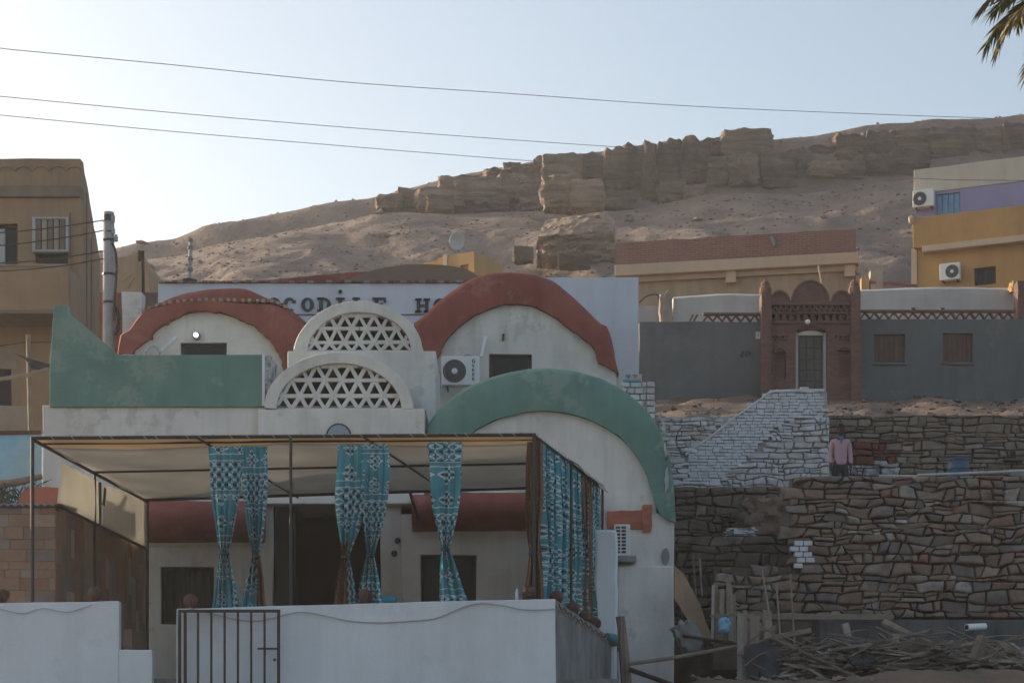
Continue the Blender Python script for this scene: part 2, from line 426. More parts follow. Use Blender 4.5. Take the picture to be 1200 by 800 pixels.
PALMD = plain('dry_palm_leaflet', (.26,.225,.12), rough=.7, var=.3, vs=5, bump=0, alt=(.20,.16,.11), alt_amt=.8)
PALMT = plain('palm_trunk', (.13,.095,.065), var=.3, vs=3, bump=.8)
BRUSH = plain('dry_brush', (.06,.055,.045), var=.4, vs=6, bump=0)
WATERB = plain('clear_bottle', (.45,.55,.65), rough=.1, var=.05, bump=0, spec=.6)
BOTCAP = plain('blue_cap', (.08,.2,.6), rough=.4, bump=0)
TRIB = plain('blue_motif', (.10,.33,.45), var=.1)
TRIO = plain('orange_motif', (.50,.25,.10), var=.1)
LAMPE, _nt, _b = _base('lit_lamp_globe')
_b.inputs['Base Color'].default_value = (.9,.9,.9,1); _b.inputs['Emission Color'].default_value = (1,.98,.94,1); _b.inputs['Emission Strength'].default_value = 1.6

def canvasmat(name, ca, cb_, tr_):
    m, nt, b = _base(name)
    g = _n(nt, 'ShaderNodeNewGeometry')
    c = _mix(nt, _map(nt, _noise(nt, g.outputs['Position'], .9, 6), .35, .65, 0, 1), ca, cb_)
    nt.links.new(c, b.inputs['Base Color']); b.inputs['Roughness'].default_value = .9
    _bump(nt, b, _noise(nt, g.outputs['Position'], 3, 4), .3, .03)
    tr = _n(nt, 'ShaderNodeBsdfTranslucent'); nt.links.new(c, tr.inputs[0])
    mx = _n(nt, 'ShaderNodeMixShader'); mx.inputs[0].default_value = tr_
    out = nt.nodes['Material Output']
    nt.links.new(b.outputs[0], mx.inputs[1]); nt.links.new(tr.outputs[0], mx.inputs[2]); nt.links.new(mx.outputs[0], out.inputs[0])
    return m
CANVAS = canvasmat('cream_canvas', (.70,.68,.63), (.60,.58,.54), .45)
CANVAS_GLOW = canvasmat('sun_glow_canvas', (.62,.52,.38), (.54,.45,.33), .55)  # the roof canvas again, with the sun's glow put into a tan colour

def curtainmat():
    """Teal printed cotton: bands of white lattice diamonds with dark centres, between plain teal bands. UV in metres."""
    m, nt, b = _base('printed_teal_cotton')
    uv = _n(nt, 'ShaderNodeUVMap'); sp = _n(nt, 'ShaderNodeSeparateXYZ'); nt.links.new(uv.outputs[0], sp.inputs[0])
    u, v = sp.outputs[0], sp.outputs[1]
    def diamonds(per, lo):      # distance field of a diamond lattice, 0 at cell centre .. 1 at the border
        a = _math(nt, 'ABSOLUTE', _math(nt, 'SUBTRACT', _math(nt, 'FRACT', _math(nt, 'DIVIDE', u, per)), .5))
        c = _math(nt, 'ABSOLUTE', _math(nt, 'SUBTRACT', _math(nt, 'FRACT', _math(nt, 'DIVIDE', v, per)), .5))
        return _math(nt, 'ADD', a, c)
    teal, dark, white = (.085,.30,.36), (.03,.075,.11), (.55,.60,.60)
    def lattice(per):
        d = diamonds(per, 0)
        x = _math(nt, 'ABSOLUTE', _math(nt, 'SUBTRACT', d, .5))
        edge = _math(nt, 'LESS_THAN', x, .085)
        core = _math(nt, 'GREATER_THAN', x, .30)
        c = _mix(nt, core, (*teal,1), (*dark,1))
        return _mix(nt, edge, c, (*white,1))
    A = lattice(.16)
    # second band: scattered big stepped diamonds on plain teal
    d2 = diamonds(.40, 0)
    inside = _math(nt, 'LESS_THAN', d2, .36)
    rim = _math(nt, 'LESS_THAN', _math(nt, 'ABSOLUTE', _math(nt, 'SUBTRACT', d2, .36)), .035)
    B = _mix(nt, inside, (*teal,1), lattice(.10)); B = _mix(nt, rim, B, (*white,1))
    per = 1.28
    t = _math(nt, 'FRACT', _math(nt, 'DIVIDE', v, per))
    isA = _math(nt, 'LESS_THAN', t, .36)
    isB = _math(nt, 'MULTIPLY', _math(nt, 'GREATER_THAN', t, .44), _math(nt, 'LESS_THAN', t, .94))
    c = _mix(nt, isB, (*teal,1), B); c = _mix(nt, isA, c, A)
    for e in (.36, .44, .94, .998):
        ln = _math(nt, 'LESS_THAN', _math(nt, 'ABSOLUTE', _math(nt, 'SUBTRACT', t, e)), .006)
        c = _mix(nt, ln, c, (*white,1))
    f = _map(nt, _noise(nt, uv.outputs[0], 3, 5), .3, .7, .8, 1.15)
    cc = _n(nt, 'ShaderNodeCombineColor')
    for k in range(3): nt.links.new(f, cc.inputs[k])
    nt.links.new(_mix(nt, 1.0, c, cc.outputs[0], 'MULTIPLY'), b.inputs['Base Color'])
    b.inputs['Roughness'].default_value = .9; b.inputs['Specular IOR Level'].default_value = .1
    return m
def liningmat():
    m, nt, b = _base('brown_paisley_cotton')
    uv = _n(nt, 'ShaderNodeUVMap')
    vo = _n(nt, 'ShaderNodeTexVoronoi'); vo.inputs['Scale'].default_value = 11; nt.links.new(uv.outputs[0], vo.inputs['Vector'])
    w = _math(nt, 'FRACT', _math(nt, 'MULTIPLY', vo.outputs['Distance'], 3.2))
    c = _ramp(nt, w, [(0,(.10,.04,.028)),(.3,(.26,.105,.045)),(.45,(.09,.038,.03)),(.6,(.05,.08,.08)),(.75,(.33,.17,.065)),(1,(.12,.05,.035))])
    nt.links.new(c, b.inputs['Base Color']); b.inputs['Roughness'].default_value = .9
    return m
CURT, LINING = curtainmat(), liningmat()
# ------------------------------------------------------------------ the setting: ground, hill, cliff
def lerp_tab(t, x):
    if x <= t[0][0]: return t[0][1]
    for (a, b), (c, d) in zip(t, t[1:]):
        if x <= c: return b + (d - b) * (x - a) / (c - a)
    return t[-1][1]
def sstep(a, b, x):
    t = max(0.0, min(1.0, (x - a) / (b - a))); return t*t*(3 - 2*t)

def ground_h(x, y):
    front = lerp_tab([(-60,-2.0),(0,-1.7),(18,-.4),(31,1.35),(40,1.75),(600,1.75)], y)
    back = lerp_tab([(40,5.0),(47.4,8.55),(66,12.95),(88,17.0),(600,17.5)], y)
    if x > 3.0:
        pit = max(front, 2.05 * sstep(31.5, 34, y)) if y < 41 else 2.05
        z = pit
        if x > max(5.4, .137*y + .3): z = pit if y < 40.4 else (5.85 if y < (47.5 if x < 7.2 else 48.1) else back)
        else: z = pit if y < 43.2 else (5.4 if y < 45.4 else (6.3 if y < 47.5 else back))
    elif x > -9.0:
        z = front if y < 48.2 else back
    else:
        z = front + (4.2 * sstep(34, 44, y) if y < 50 else 0)
        z = max(z, back - 2.0) if y > 50 else z
    rough = .05 if y < 47 else .26
    return z + rough * noise.noise(Vector((x*.7, y*.7, 3.3))) + rough*.5*noise.noise(Vector((x*2.1, y*2.1, 9.3)))

def axis_steps(spans):
    r = []
    for a, b, s in spans:
        n = max(1, int(round((b - a) / s))); r += [a + (b - a)*k/n for k in range(n)]
    return r + [spans[-1][1]]
def sheet(name, xs, ys, h, mat, smooth=True):
    nx = len(xs)
    v = [(x, y, h(x, y)) for y in ys for x in xs]
    f = [(j*nx+i, j*nx+i+1, (j+1)*nx+i+1, (j+1)*nx+i) for j in range(len(ys)-1) for i in range(nx-1)]
    me = bpy.data.meshes.new(name); me.from_pydata(v, [], f); me.materials.append(mat)
    if smooth: me.shade_smooth()
    o = bpy.data.objects.new(name, me); COL.objects.link(o); o['kind'] = 'structure'
    return o
gx = axis_steps([(-900,-60,60),(-60,-14,4),(-14,22,.3),(22,70,4),(70,900,60)])
gy = axis_steps([(-900,-60,80),(-60,20,5),(20,70,.3),(70,100,2),(100,900,60)])
sheet('ground', gx, gy, ground_h, DIRT)

SKY = [(-200,345),(0,330),(135,300),(175,291),(215,288),(250,274),(330,260),(400,247),(440,243),(520,224),(600,205),(680,194),(740,182),(830,172),(905,174),(945,170),(1000,160),(1060,156),(1082,152),(1140,149),(1200,144),(1400,130),(1800,110)]
BASE = [(-200,352),(0,338),(135,309),(215,297),(250,285),(330,272),(400,259),(440,250),(520,250),(640,248),(720,246),(830,229),(925,226),(1040,214),(1200,195),(1800,170)]
def hill_h(x, y):
    yy = max(y, 86.0); px = 600 + 2400*x/max(yy, 120.0)
    zb = Z(lerp_tab(BASE, 600+2400*x/136), 136.0); zt = Z(lerp_tab(SKY, 600+2400*x/146)+7, 146.0)
    n1 = noise.noise(Vector((x*.05, y*.06, 1.0))); n2 = noise.noise(Vector((x*.17, y*.2, 5.0)))
    n3 = noise.noise(Vector((x*.55, y*.6, 8.0))); n4 = noise.noise(Vector((x*1.4, y*1.5, 2.0)))
    rug = 1.0*n1 + .8*n2 + .36*n3 + .2*n4
    if y <= 136:
        t = max(0.0, (y - 86)/50.0)
        z = 16.5 + (zb - 16.5)*(t**.96)
        z += rug * (.25 + .75*sin(pi*min(1, max(0, t))))
        gully = abs(noise.noise(Vector((x*.11 + y*.03, 2.7, 0.4))))
        z -= .9*(1 - min(1, gully*4)) * sin(pi*max(0, min(1, t)))
    elif y <= 146:
        t = sstep(137.5, 142.5, y); z = zb + (zt - zb)*t + rug*.25
    else:
        z = zt - (y - 146)*.10 + rug*.3
    return z
hx = axis_steps([(-150,-46,3),(-46,46,.42),(46,150,3)])
hy = axis_steps([(85,150,.5),(150,300,10)])
hill = sheet('hill', hx, hy, hill_h, TALUS)

# cliff: single rock blocks of the band below the crest, each a piece of the hill
BLOCKS = [ # px0, px1, py0, py1, depth, kind
 (441,470,232,249,139,0),(466,520,226,249,139.6,0),(488,540,224,248,138,0),(515,560,211,247,139.5,0),(535,590,212,244,138.6,0),(500,530,234,252,137,0),
 (583,612,208,238,138.6,0),(606,637,210,240,138.4,0),(566,594,203,216,141,0),(591,611,196,210,141,0),(608,630,198,212,141,0),(624,642,189,212,140.6,0),
 (676,714,184,217,140.4,0),(706,732,178,230,139.6,0),(728,756,175,228,139.8,0),(753,771,171,243,139.0,0),
 (770,800,169,220,140,0),(768,800,214,244,138.6,0),(796,829,165,222,139.6,0),(798,822,222,243,138.4,1),(826,848,166,188,140.8,0),
 (825,860,187,225,139.4,0),(855,889,186,224,139.0,0),(886,927,182,226,139.2,0),(921,946,178,226,140,0),
 (944,981,194,213,139.2,1),(940,978,176,200,141,0),(975,1010,162,200,140.5,0),(978,1012,192,216,139.2,0),(1008,1044,158,196,140.5,0),(1012,1046,188,214,139.2,0),
 (1041,1086,157,184,140.5,0),(1043,1086,180,212,139.2,0),(1084,1136,154,192,140,0),(1133,1172,155,192,140.2,0),(1168,1216,149,190,140,0),
 (700,740,228,250,137.2,0),(560,600,238,252,137,0),(610,640,236,252,137,0)]
for k, (a, b, c, d, dep, kd) in enumerate(BLOCKS):
    w, h = (b-a)/FPX*dep, (d-c)/FPX*dep
    mb = MB(); rr = random.Random(k)
    mb.rock(P((a+b)/2, (c+d)/2+1, dep + 1.0), (w*1.12, max(3.0, w*.9), h*1.02), k+11, n=12, rnd=.30, amp=.11, rot=rr.uniform(-.06,.06), f=1.4, yaw=rr.uniform(-.18,.18))
    mb.build('rock_block', ROCKL if kd else ROCKM, hill, smooth=40)
def boulder(px0, px1, py0, py1, dep, seed, label, mat, rnd=.3, amp=.1, rot=0., thick=None):
    w, h = (px1-px0)/FPX*dep, (py1-py0)/FPX*dep
    mb = MB().rock(P((px0+px1)/2, (py0+py1)/2, dep), (w*1.12, thick or w*.8, h*1.12), seed, n=9, rnd=rnd, amp=amp, rot=rot, f=1.4)
    o = mb.build('boulder', mat, smooth=26); return tag(o, label, 'boulder', 'large boulders on the hill')
# the huge slab: a sloping top face above an upright front, undercut on the left
slab_rows = [[(628,297),(645,300),(672,298),(677,307),(720,306)], [(629,285),(650,286),(675,286),(690,288),(721,288)], [(631,277),(652,275),(676,274),(700,271),(718,270)],
             [(634,268),(655,264),(677,261),(700,258),(721,259)], [(640,258),(660,255),(680,252),(700,249),(712,248)]]
R = []
for j in range(33):
    a, b = slab_rows[min(3, j//8)], slab_rows[min(3, j//8)+1]; t = (j - 8*min(3, j//8))/8; row = []
    for i in range(41):
        g = lambda r: (lambda k, w: (r[k][0]+(r[k+1][0]-r[k][0])*w, r[k][1]+(r[k+1][1]-r[k][1])*w))(min(3, i//10), (i - 10*min(3, i//10))/10)
        p, q_ = g(a), g(b); px, py = p[0]+(q_[0]-p[0])*t, p[1]+(q_[1]-p[1])*t
        dep = 113.5 + (0 if j <= 16 else (j-16)/16*3.2) + abs(i-20)/20*.5 + .5*noise.noise(Vector((i*.16, j*.22, 3)))+ .22*noise.noise(Vector((i*.5, j*.6, 9)))
        row.append(P(px, py, dep))
    R.append(row)
R.insert(0, [p + Vector((0,3.5,-.2)) for p in R[0]]); R.append([p + Vector((0,2.5,-2.5)) for p in R[-1]])
mb = MB().strip(R); mb.quad(*[r[0] for r in R]); mb.quad(*[r[-1] for r in reversed(R)])
tag(mb.build('boulder', ROCKL, smooth=35), 'huge leaning slab boulder with a dark hollow beneath, on the slope behind the red arches', 'boulder', 'large boulders on the hill')
boulder(636,679,209,247,131.5,5.1,'pale square boulder below the crest, left one of a touching pair',ROCKL,.42,.13,.06)
boulder(667,707,213,249,131.0,7.7,'rounded boulder below the crest, right one of a touching pair',ROCKL,.6,.13,-.04)
boulder(638,681,184,218,139.8,9.2,'dark flat-topped boulder on the crest above the touching pair of boulders',ROCKM,.36,.12,.03)
boulder(845,902,157,189,141,12.4,'big flat-topped boulder standing highest on the crest of the cliff',ROCKM,.32,.10,.0)
boulder(602,624,290,308,113,15.3,'small rounded boulder at the left foot of the huge slab',ROCKM,.4,.1)
boulder(655,690,300,314,112.5,17.3,'low flat boulder lying under the huge slab',ROCKM,.35,.1)

# loose rubble strewn over the slope: nobody could count it
rb = MB(); rr = random.Random(5)
def pebble(mb, c, s, seed):
    i = len(mb.v); q = random.Random(seed)
    a = [Vector((q.uniform(.6,1.2)*cos(t), q.uniform(.6,1.2)*sin(t), q.uniform(-.25,.25))) for t in (0,1.2,2.5,3.7,5.0)]
    pts = [c + Vector((p.x*s, p.y*s, p.z*s)) for p in a] + [c + Vector((q.uniform(-.3,.3)*s, q.uniform(-.3,.3)*s, s*q.uniform(.45,.9))), c - Vector((0,0,s*.5))]
    mb.v.extend(pts)
    for k in range(5):
        mb.f.append((i+k, i+(k+1)%5, i+5)); mb.f.append((i+(k+1)%5, i+k, i+6)); mb.m += [0,0]
for k in range(15000):
    y = rr.uniform(95, 145); x = rr.uniform(-.26*y, .27*y)
    dens = .5 + .5*noise.noise(Vector((x*.12, y*.12, 4)))
    if rr.random() > dens: continue
    s = .04 + .13*rr.random()**3 + (.45*rr.random() if rr.random() < .012 else 0)
    pebble(rb, Vector((x, y, hill_h(x, y) + s*.1)), s, k)
tag(rb.build('scree', plain('scree_stone', (.20,.15,.12), var=.3, vs=.6, bump=.5), merge=False), 'brown stones strewn over the desert slope', 'scree', kind='stuff')
rb = MB()
for k in range(1500):
    y = rr.uniform(47.6, 66); x = rr.uniform(3.2, 20)
    s = .03 + .13*rr.random()**3
    pebble(rb, Vector((x, y, ground_h(x, y) + s*.1)), s, k+9000)
tag(rb.build('loose_stones', ROCKM, merge=False), 'small stones littering the earth bank below the grey house', 'stones', kind='stuff')
# ------------------------------------------------------------------ masonry: walls of single stones
def clip(poly, nx_, nz_, c):     # keep nx*x+nz*z <= c
    out = []
    for i in range(len(poly)):
        a, b = poly[i], poly[(i+1) % len(poly)]
        da, db = nx_*a[0]+nz_*a[1]-c, nx_*b[0]+nz_*b[1]-c
        if da <= 0: out.append(a)
        if (da < 0) != (db < 0) and abs(da-db) > 1e-12:
            t = da/(da-db); out.append((a[0]+(b[0]-a[0])*t, a[1]+(b[1]-a[1])*t))
    return out
def cells(u0, u1, z0, z1, sw, sh, rnd, jit=.42):
    """Rough courses: wavy bed joints, slanting end joints, some stones split flat, some with a corner knocked off."""
    hs = [z0]
    while hs[-1] < z1 - sh*.4: hs.append(hs[-1] + sh*rnd.uniform(.62, 1.45))
    hs[-1] = z1; so = rnd.uniform(0, 99); out = []
    def bed(r, u):
        if r == 0 or r == len(hs)-1: return hs[r]
        return hs[r] + sh*jit*1.25*noise.noise(Vector((u/sw*.55, r*7.7, so))) + sh*.22*noise.noise(Vector((u/sw*1.9, r*3.7, so+5)))
    for r in range(len(hs)-1):
        u = u0 - sw*rnd.random()*.8; tilt = 0.0
        while u < u1:
            w = sw*rnd.choice((.45,.6,.8,1.0,1.15,1.4,1.75))*rnd.uniform(.85,1.15); e = u + w; t2 = rnd.uniform(-.28,.28)*sh*jit*2
            a, b = max(u0, u), min(u1, e)
            if b - a > .05:
                ta, tb = (tilt if a == u else 0), (t2 if b == e else 0); m = (a+b)/2 + rnd.uniform(-.2,.2)*(b-a)
                bl, bm_, br_ = (a-ta, bed(r,a)), (m, bed(r,m)), (b-tb, bed(r,b)); tr, tm, tl = (b+tb, bed(r+1,b)), (m, bed(r+1,m)), (a+ta, bed(r+1,a))
                q = rnd.random()
                if q < .2 and (tm[1]-bm_[1]) > sh*.8:        # two flat stones
                    f = rnd.uniform(.35,.65); L = lambda p, s_: (p[0]+(s_[0]-p[0])*f, p[1]+(s_[1]-p[1])*f)
                    ml, mr = L(bl, tl), L(br_, tr)
                    out += [[bl, bm_, br_, mr, ml], [ml, mr, tr, tm, tl]]
                elif q < .5:                                  # a corner knocked off
                    f = rnd.uniform(.3,.6); k = rnd.randrange(4); c = [bl, br_, tr, tl]
                    pr, nx2, p = c[k-1], c[(k+1) % 4], c[k]
                    c[k:k+1] = [(p[0]+(pr[0]-p[0])*f*.6, p[1]+(pr[1]-p[1])*f*.6), (p[0]+(nx2[0]-p[0])*f*.6, p[1]+(nx2[1]-p[1])*f*.6)]
                    out.append(c)
                else: out.append([bl, bm_, br_, tr, tm, tl])
            u = e; tilt = t2
    return out
def stone_mesh(mb, fr, poly, v, gap, proud, rnd, back=.12):
    cu = sum(p[0] for p in poly)/len(poly); cz = sum(p[1] for p in poly)/len(poly)
    w = max(p[0] for p in poly) - min(p[0] for p in poly); h = max(p[1] for p in poly) - min(p[1] for p in poly)
    if w < .05 or h < .035: return False
    fu, fz = max(.3, 1 - 2*gap/w), max(.3, 1 - 2*gap/h)
    o = []
    for p in poly:      # jitter, split long edges for a chipped outline
        o.append((cu + (p[0]-cu)*fu*rnd.uniform(.90,1.03), cz + (p[1]-cz)*fz*rnd.uniform(.84,1.04)))
    q = []
    for a, b in zip(o, o[1:]+o[:1]):
        q.append(a)
        if abs(a[0]-b[0])+abs(a[1]-b[1]) > .14:
            q.append(((a[0]+b[0])/2 + rnd.uniform(-.008,.008), (a[1]+b[1])/2 + rnd.uniform(-.010,.010)))
    tu, tz = rnd.uniform(-.25,.25), rnd.uniform(-.35,.35); pr = proud*rnd.choice((.35,.6,.8,1.0,1.3))
    ins = min(w, h)*rnd.uniform(.07,.14)
    def ring(k, v_, j_=.005):
        su, sz = max(.3, 1-2*ins*k/w), max(.3, 1-2*ins*k/h)
        return [fr.pt(cu+(p[0]-cu)*su, v_ + (tu*(p[0]-cu)*.4 + tz*(p[1]-cz)*.5)*min(1,k) + rnd.uniform(-j_,j_), cz+(p[1]-cz)*sz) for p in q]
    rings = [[fr.pt(p[0], v+back, p[1]) for p in q], [fr.pt(p[0], v - pr*.15, p[1]) for p in q], ring(.45, v-pr*.62), ring(1.1, v-pr*.9), ring(2.2, v-pr, .007)]
    n = len(q); i = len(mb.v)
    for r_ in rings: mb.v.extend(r_)
    for a in range(len(rings)-1):
        for k in range(n):
            k2 = (k+1) % n; mb.f.append((i+a*n+k, i+a*n+k2, i+(a+1)*n+k2, i+(a+1)*n+k)); mb.m.append(0)
    e = i+(len(rings)-1)*n; mb.f.append(tuple(e+k for k in range(n))); mb.m.append(0)
    return True
def rubble(root, fr, u0, u1, z0, z1, sw, sh, mat, seed, v=0., gap=.006, proud=.05, mask=None, name='stone', jit=.42, matfn=None):
    rnd = random.Random(seed); n = 0
    for poly in cells(u0, u1, z0, z1, sw, sh, rnd, jit):
        cu = sum(p[0] for p in poly)/len(poly); cz = sum(p[1] for p in poly)/len(poly)
        if mask and not mask(cu, cz): continue
        mb = MB()
        if stone_mesh(mb, fr, poly, v, gap, proud, rnd):
            mb.build(name, matfn(cu, cz) if matfn else mat, root, merge=False, smooth=55); n += 1
    return n
def inpoly(pts, x, y):
    r = False
    for (a, b), (c, d) in zip(pts, pts[1:]+pts[:1]):
        if (b > y) != (d > y) and x < (c-a)*(y-b)/(d-b)+a: r = not r
    return r
def pxof(fr, u, z):    # back to photo pixels, to say where on a wall something is
    p = fr.pt(u, 0, z); return (CX + FPX*p.x/p.y, HY - FPX*p.z/p.y)

# right retaining wall with the man on its terrace
f40 = frontal(40.0)
w1 = thing('stone_retaining_wall', (8, 40, 2.4), 'brown and grey rubble retaining wall below the man in the pink shirt', 'stone wall')
zt, zb = Z(558, 40), Z(724, 40)
MB().box(f40, X(929,40), 17.0, .06, .55, zb-1, zt-.03).build('wall_core', MORTAR, w1, rough=.02)
MB().box(f40, X(836,40), X(929.5,40), .065, .5, zb-1, Z(664,40)).build('wall_core', MORTAR, w1, rough=.02)
def w1mask(u, z):
    px, py = pxof(f40, u, z); return px > 929 or (py > 668 and px > 838)
rubble(w1, f40, X(836,40), X(1206,40), zb, zt, .30, .168, STONE, 21, mask=w1mask, proud=.085, jit=.62, gap=.004)
for k in range(9):    # white bricks at the corner
    r_ = k // 2 if k < 8 else 4
    a = 930 + (k % 2)*11 + (r_ % 2)*3 - (8 if r_ in (1,) else 0); b = 634 + r_*6.6
    MB().box(f40, X(a,40), X(a+10,40), -.11, .05, Z(b+5.6,40), Z(b,40)).build('corner_brick', WBRICK, w1, rough=.012, rf=4, bevel=.008)

# darker wall stepping back in the nook
f45, f43 = frontal(45.0), frontal(42.6)
w2 = thing('nook_wall', (4.2, 45, 2.4), 'dark rubble wall set back in the nook beside the white house', 'stone wall')
MB().box(f45, X(770,45), X(945,45), .06, .6, 4.0, Z(572,45)).build('wall_core', MORTAR, w2, rough=.03)
rubble(w2, f45, X(778,45), X(936,45), Z(640,45), Z(570,45), .36, .16, STONED, 33, proud=.07, jit=.6, gap=.004)
w3 = thing('stepped_wall', (4.2, 42.6, 2.0), 'low dark stone wall with a littered ledge in the nook', 'stone wall')
MB().box(f43, X(780,42.6), X(934,42.6), .06, 2.3, 1.8, Z(630,42.6)).build('wall_core', MORTAR, w3, rough=.03)
rubble(w3, f43, X(782,42.6), X(932,42.6), Z(735,42.6), Z(628,42.6), .42, .18, STONED, 34, proud=.07, jit=.6, gap=.004)

# whitewashed wall of stone with a slanting panel of brick
f47 = frontal(47.0)
w4 = thing('whitewashed_wall', (X(870,47), 47, 6.0), 'whitewashed stone and brick wall with a slanting top below the brick portal', 'wall')
SLANT = [(803,566),(803,531),(818,520),(845,500),(870,481),(893,464),(906,458),(940,455),(966,456),(967,489),(935,489),(908,503),(886,530),(862,548),(846,566)]
MB().prism(f47, [(X(a,47), Z(b,47)) for a, b in [(770,583),(972,583),(970,458),(905,460),(893,466),(868,486),(846,488),(770,488)]], .08, .7).build('wall_core', WJOINT, w4, rough=.02)
def w4mask(u, z):
    px, py = pxof(f47, u, z)
    if inpoly(SLANT, px, py): return False
    top = lerp_tab([(770,489),(846,489),(868,486),(930,486),(970,482)], px)
    return py > top and px < 971
rubble(w4, f47, X(772,47), X(972,47), Z(583,47), Z(482,47), .24, .108, WSTONE, 41, mask=w4mask, proud=.04, gap=.004, name='white_stone', jit=.6)
cp = smoothline([(803,531.5),(818,520.5),(845,500.5),(870,481.5),(893,464.5),(906,458),(940,456),(966,456)], 40)
MB().strip([[f47.pt(X(a,47), v, Z(b+o_,47)) for a, b in cp] for v, o_ in ((-.02,3.2),(-.036,2.2),(-.03,-.3),(.3,-.4),(.3,3.2))]).build('slope_cap', WBRICK, w4, rough=.03, rf=4)
wb = MB(); rnd = random.Random(3); z = Z(567,47); row = 0
while z < Z(455,47):
    u = X(800,47) - rnd.random()*.1
    while u < X(968,47):
        L = rnd.uniform(.16,.24); px, py = pxof(f47, u+L/2, z+.03)
        if inpoly(SLANT, px, py):
            pr = rnd.uniform(-.03,-.005); dz = rnd.uniform(-.006,.006)
            wb.box(f47, u+.006, u+L-.006, pr, .1, z+.006+dz, z+.066+dz)
        u += L
    z += .072; row += 1
tag(wb.build('brick_panel', WBRICK, w4, rough=.008, rf=5), 'whitewashed brick courses', kind='stuff')

# long dark wall behind the man
f48 = frontal(47.6)
w5 = thing('terrace_wall', (X(1090,47.6), 47.6, 5.9), 'long dim rubble wall behind the man and the blue drum', 'stone wall')
MB().box(f48, X(968,47.6), 18.0, .07, .7, 5.7, Z(487,47.6)).build('wall_core', MORTAR, w5, rough=.03)
def w5mat(u, z):
    px, py = pxof(f48, u, z)
    if 988 < px < 1046 and 517 < py < 541: return REDB
    if px < 1052 and py > 541: return MOTTLE
    return STONEU
rubble(w5, f48, X(969,47.6), X(1206,47.6), Z(562,47.6), Z(486,47.6), .34, .13, STONED, 55, proud=.04,
       matfn=w5mat, mask=lambda u, z: True)

# low concrete footing wall at the bottom right, with the white pipe end
w6 = thing('concrete_footing_wall', (X(1100,39), 39, 2.0), 'grey concrete footing wall under the rubble retaining wall', 'wall')
MB().wall(frontal(39.0), X(960,39), 17.0, 1.4, Z(726,39), 0, .95, step=.5).build('wall_body', FOOT, w6, rough=.03, bevel=.02)
pp = thing('drain_pipe', P(1143,734,38.6), 'short white plastic pipe end sticking out of the concrete footing wall', 'pipe')
a, b = P(1133,734.5,38.45), P(1154,733.5,38.72)
MB().tube([a, b], .065, 14).build('pipe_barrel', PVC, pp, smooth=40)
MB().tube([a + Vector((-.012,-.010,0)), a + Vector((.01,.004,0))], .045, 12).build('pipe_mouth', DARKM, pp)
MB().bar(P(1131,736,38.5), P(1129,745,38.6), .02, .05).build('drip_stain_flap', CEMENT, pp)
# pale pipe laid along the terrace edge
tag(MB().tube([P(1030,557.5,40.25), P(1075,558,40.25), P(1076,556.6,40.2), P(1130,554.5,40.2), P(1215,551,40.2)], .028, 8).build('pipe_rail', LOUV), 'thin pale pipe lying along the top of the rubble retaining wall', 'pipe')
# blue drum
br = thing('plastic_drum', P(1123,571,42.5), 'dark blue plastic drum on the terrace behind the rubble retaining wall', 'drum')
c = Vector((X(1123,42.5), 42.5, Z(572,42.5))); H = Z(539,42.5) - c.z
MB().lathe(c, [(.19,0),(.215,.03),(.22,H*.3),(.23,H*.33),(.22,H*.36),(.22,H*.66),(.23,H*.69),(.22,H*.72),(.215,H*.96),(.19,H)], 18).build('drum_body', BARREL, br, smooth=40)
MB().lathe(c+Vector((0,0,H*.97)), [(.225,0),(.23,.02),(.225,.05)], 18).build('rim', BARREL, br, smooth=40)
bk = thing('bucket', P(1187,535,46), 'small black bucket standing on a ledge right of the blue drum', 'bucket')
c = P(1187,537,47.45); MB().box(frontal(47.45), X(1176,47.45), X(1198,47.45), -.12, .1, c.z-.06, c.z-.005).build('ledge_stone', STONED, bk, rough=.01)
MB().lathe(c, [(.05,0),(.06,.02),(.07,.14),(.075,.15)], 12).build('bucket_body', DARKM, bk, smooth=40)

# small chinking stones wedged in the joints of the rubble walls
def chink(root, fr, u0, u1, z0, z1, n, mat, seed, mask=None):
    mb = MB(); q = random.Random(seed)
    for k in range(n):
        u, z_ = q.uniform(u0, u1), q.uniform(z0, z1)
        if mask and not mask(u, z_): continue
        s_ = .012 + .035*q.random()**2
        pebble(mb, fr.pt(u, .035 - .06*q.random(), z_), s_, k + seed*77)
    tag(mb.build('chinking', mat, root, merge=False), 'small stones wedged in the joints', kind='stuff')
chink(w1, f40, X(838,40), X(1204,40), zb, zt-.03, 2600, STONE, 61, w1mask)
chink(w2, f45, X(780,45), X(934,45), Z(640,45), Z(572,45), 700, STONED, 62)
chink(w5, f48, X(970,47.6), X(1204,47.6), Z(562,47.6), Z(488,47.6), 1100, STONEU, 63)
# earth fallen into the nook
o = MB().rock(P(902,612,44.4), (1.35,1.2,1.0), 14, n=12, rnd=.75, amp=.22, f=1.6).build('earth_heap', DIRT, smooth=50); o['kind'] = 'structure'
# ------------------------------------------------------------------ the vaulted guest house
D = 39.0; f39 = frontal(D)
house = thing('guest_house', (X(420,D), D, 1.8), 'white Nubian guest house with green and red vaults and a lettered back wall', 'house')
def hx_(px, d=D): return X(px, d)
def hole(px0, px1, py0, py1, d): return (X(px0,d), X(px1,d), Z(py1,d), Z(py0,d))

zfloor = 1.6
ztop = Z(475, D)
# lower facade, left part, with window and the wide dark doorway
MB().wall(f39, X(50,D), X(470,D), zfloor, ztop, 0, .35, [hole(188,250,664,731,D), hole(320,446,588,850,D)]).build('wall', WHITE, house, rough=.025, smooth=35, bevel=.015)
MB().wall(f39, X(470,D), X(790,D), zfloor, Z(602,D), 0, .35, [hole(493,558,650,850,D)]).build('wall', WHITE, house, rough=.025, smooth=35, bevel=.015)
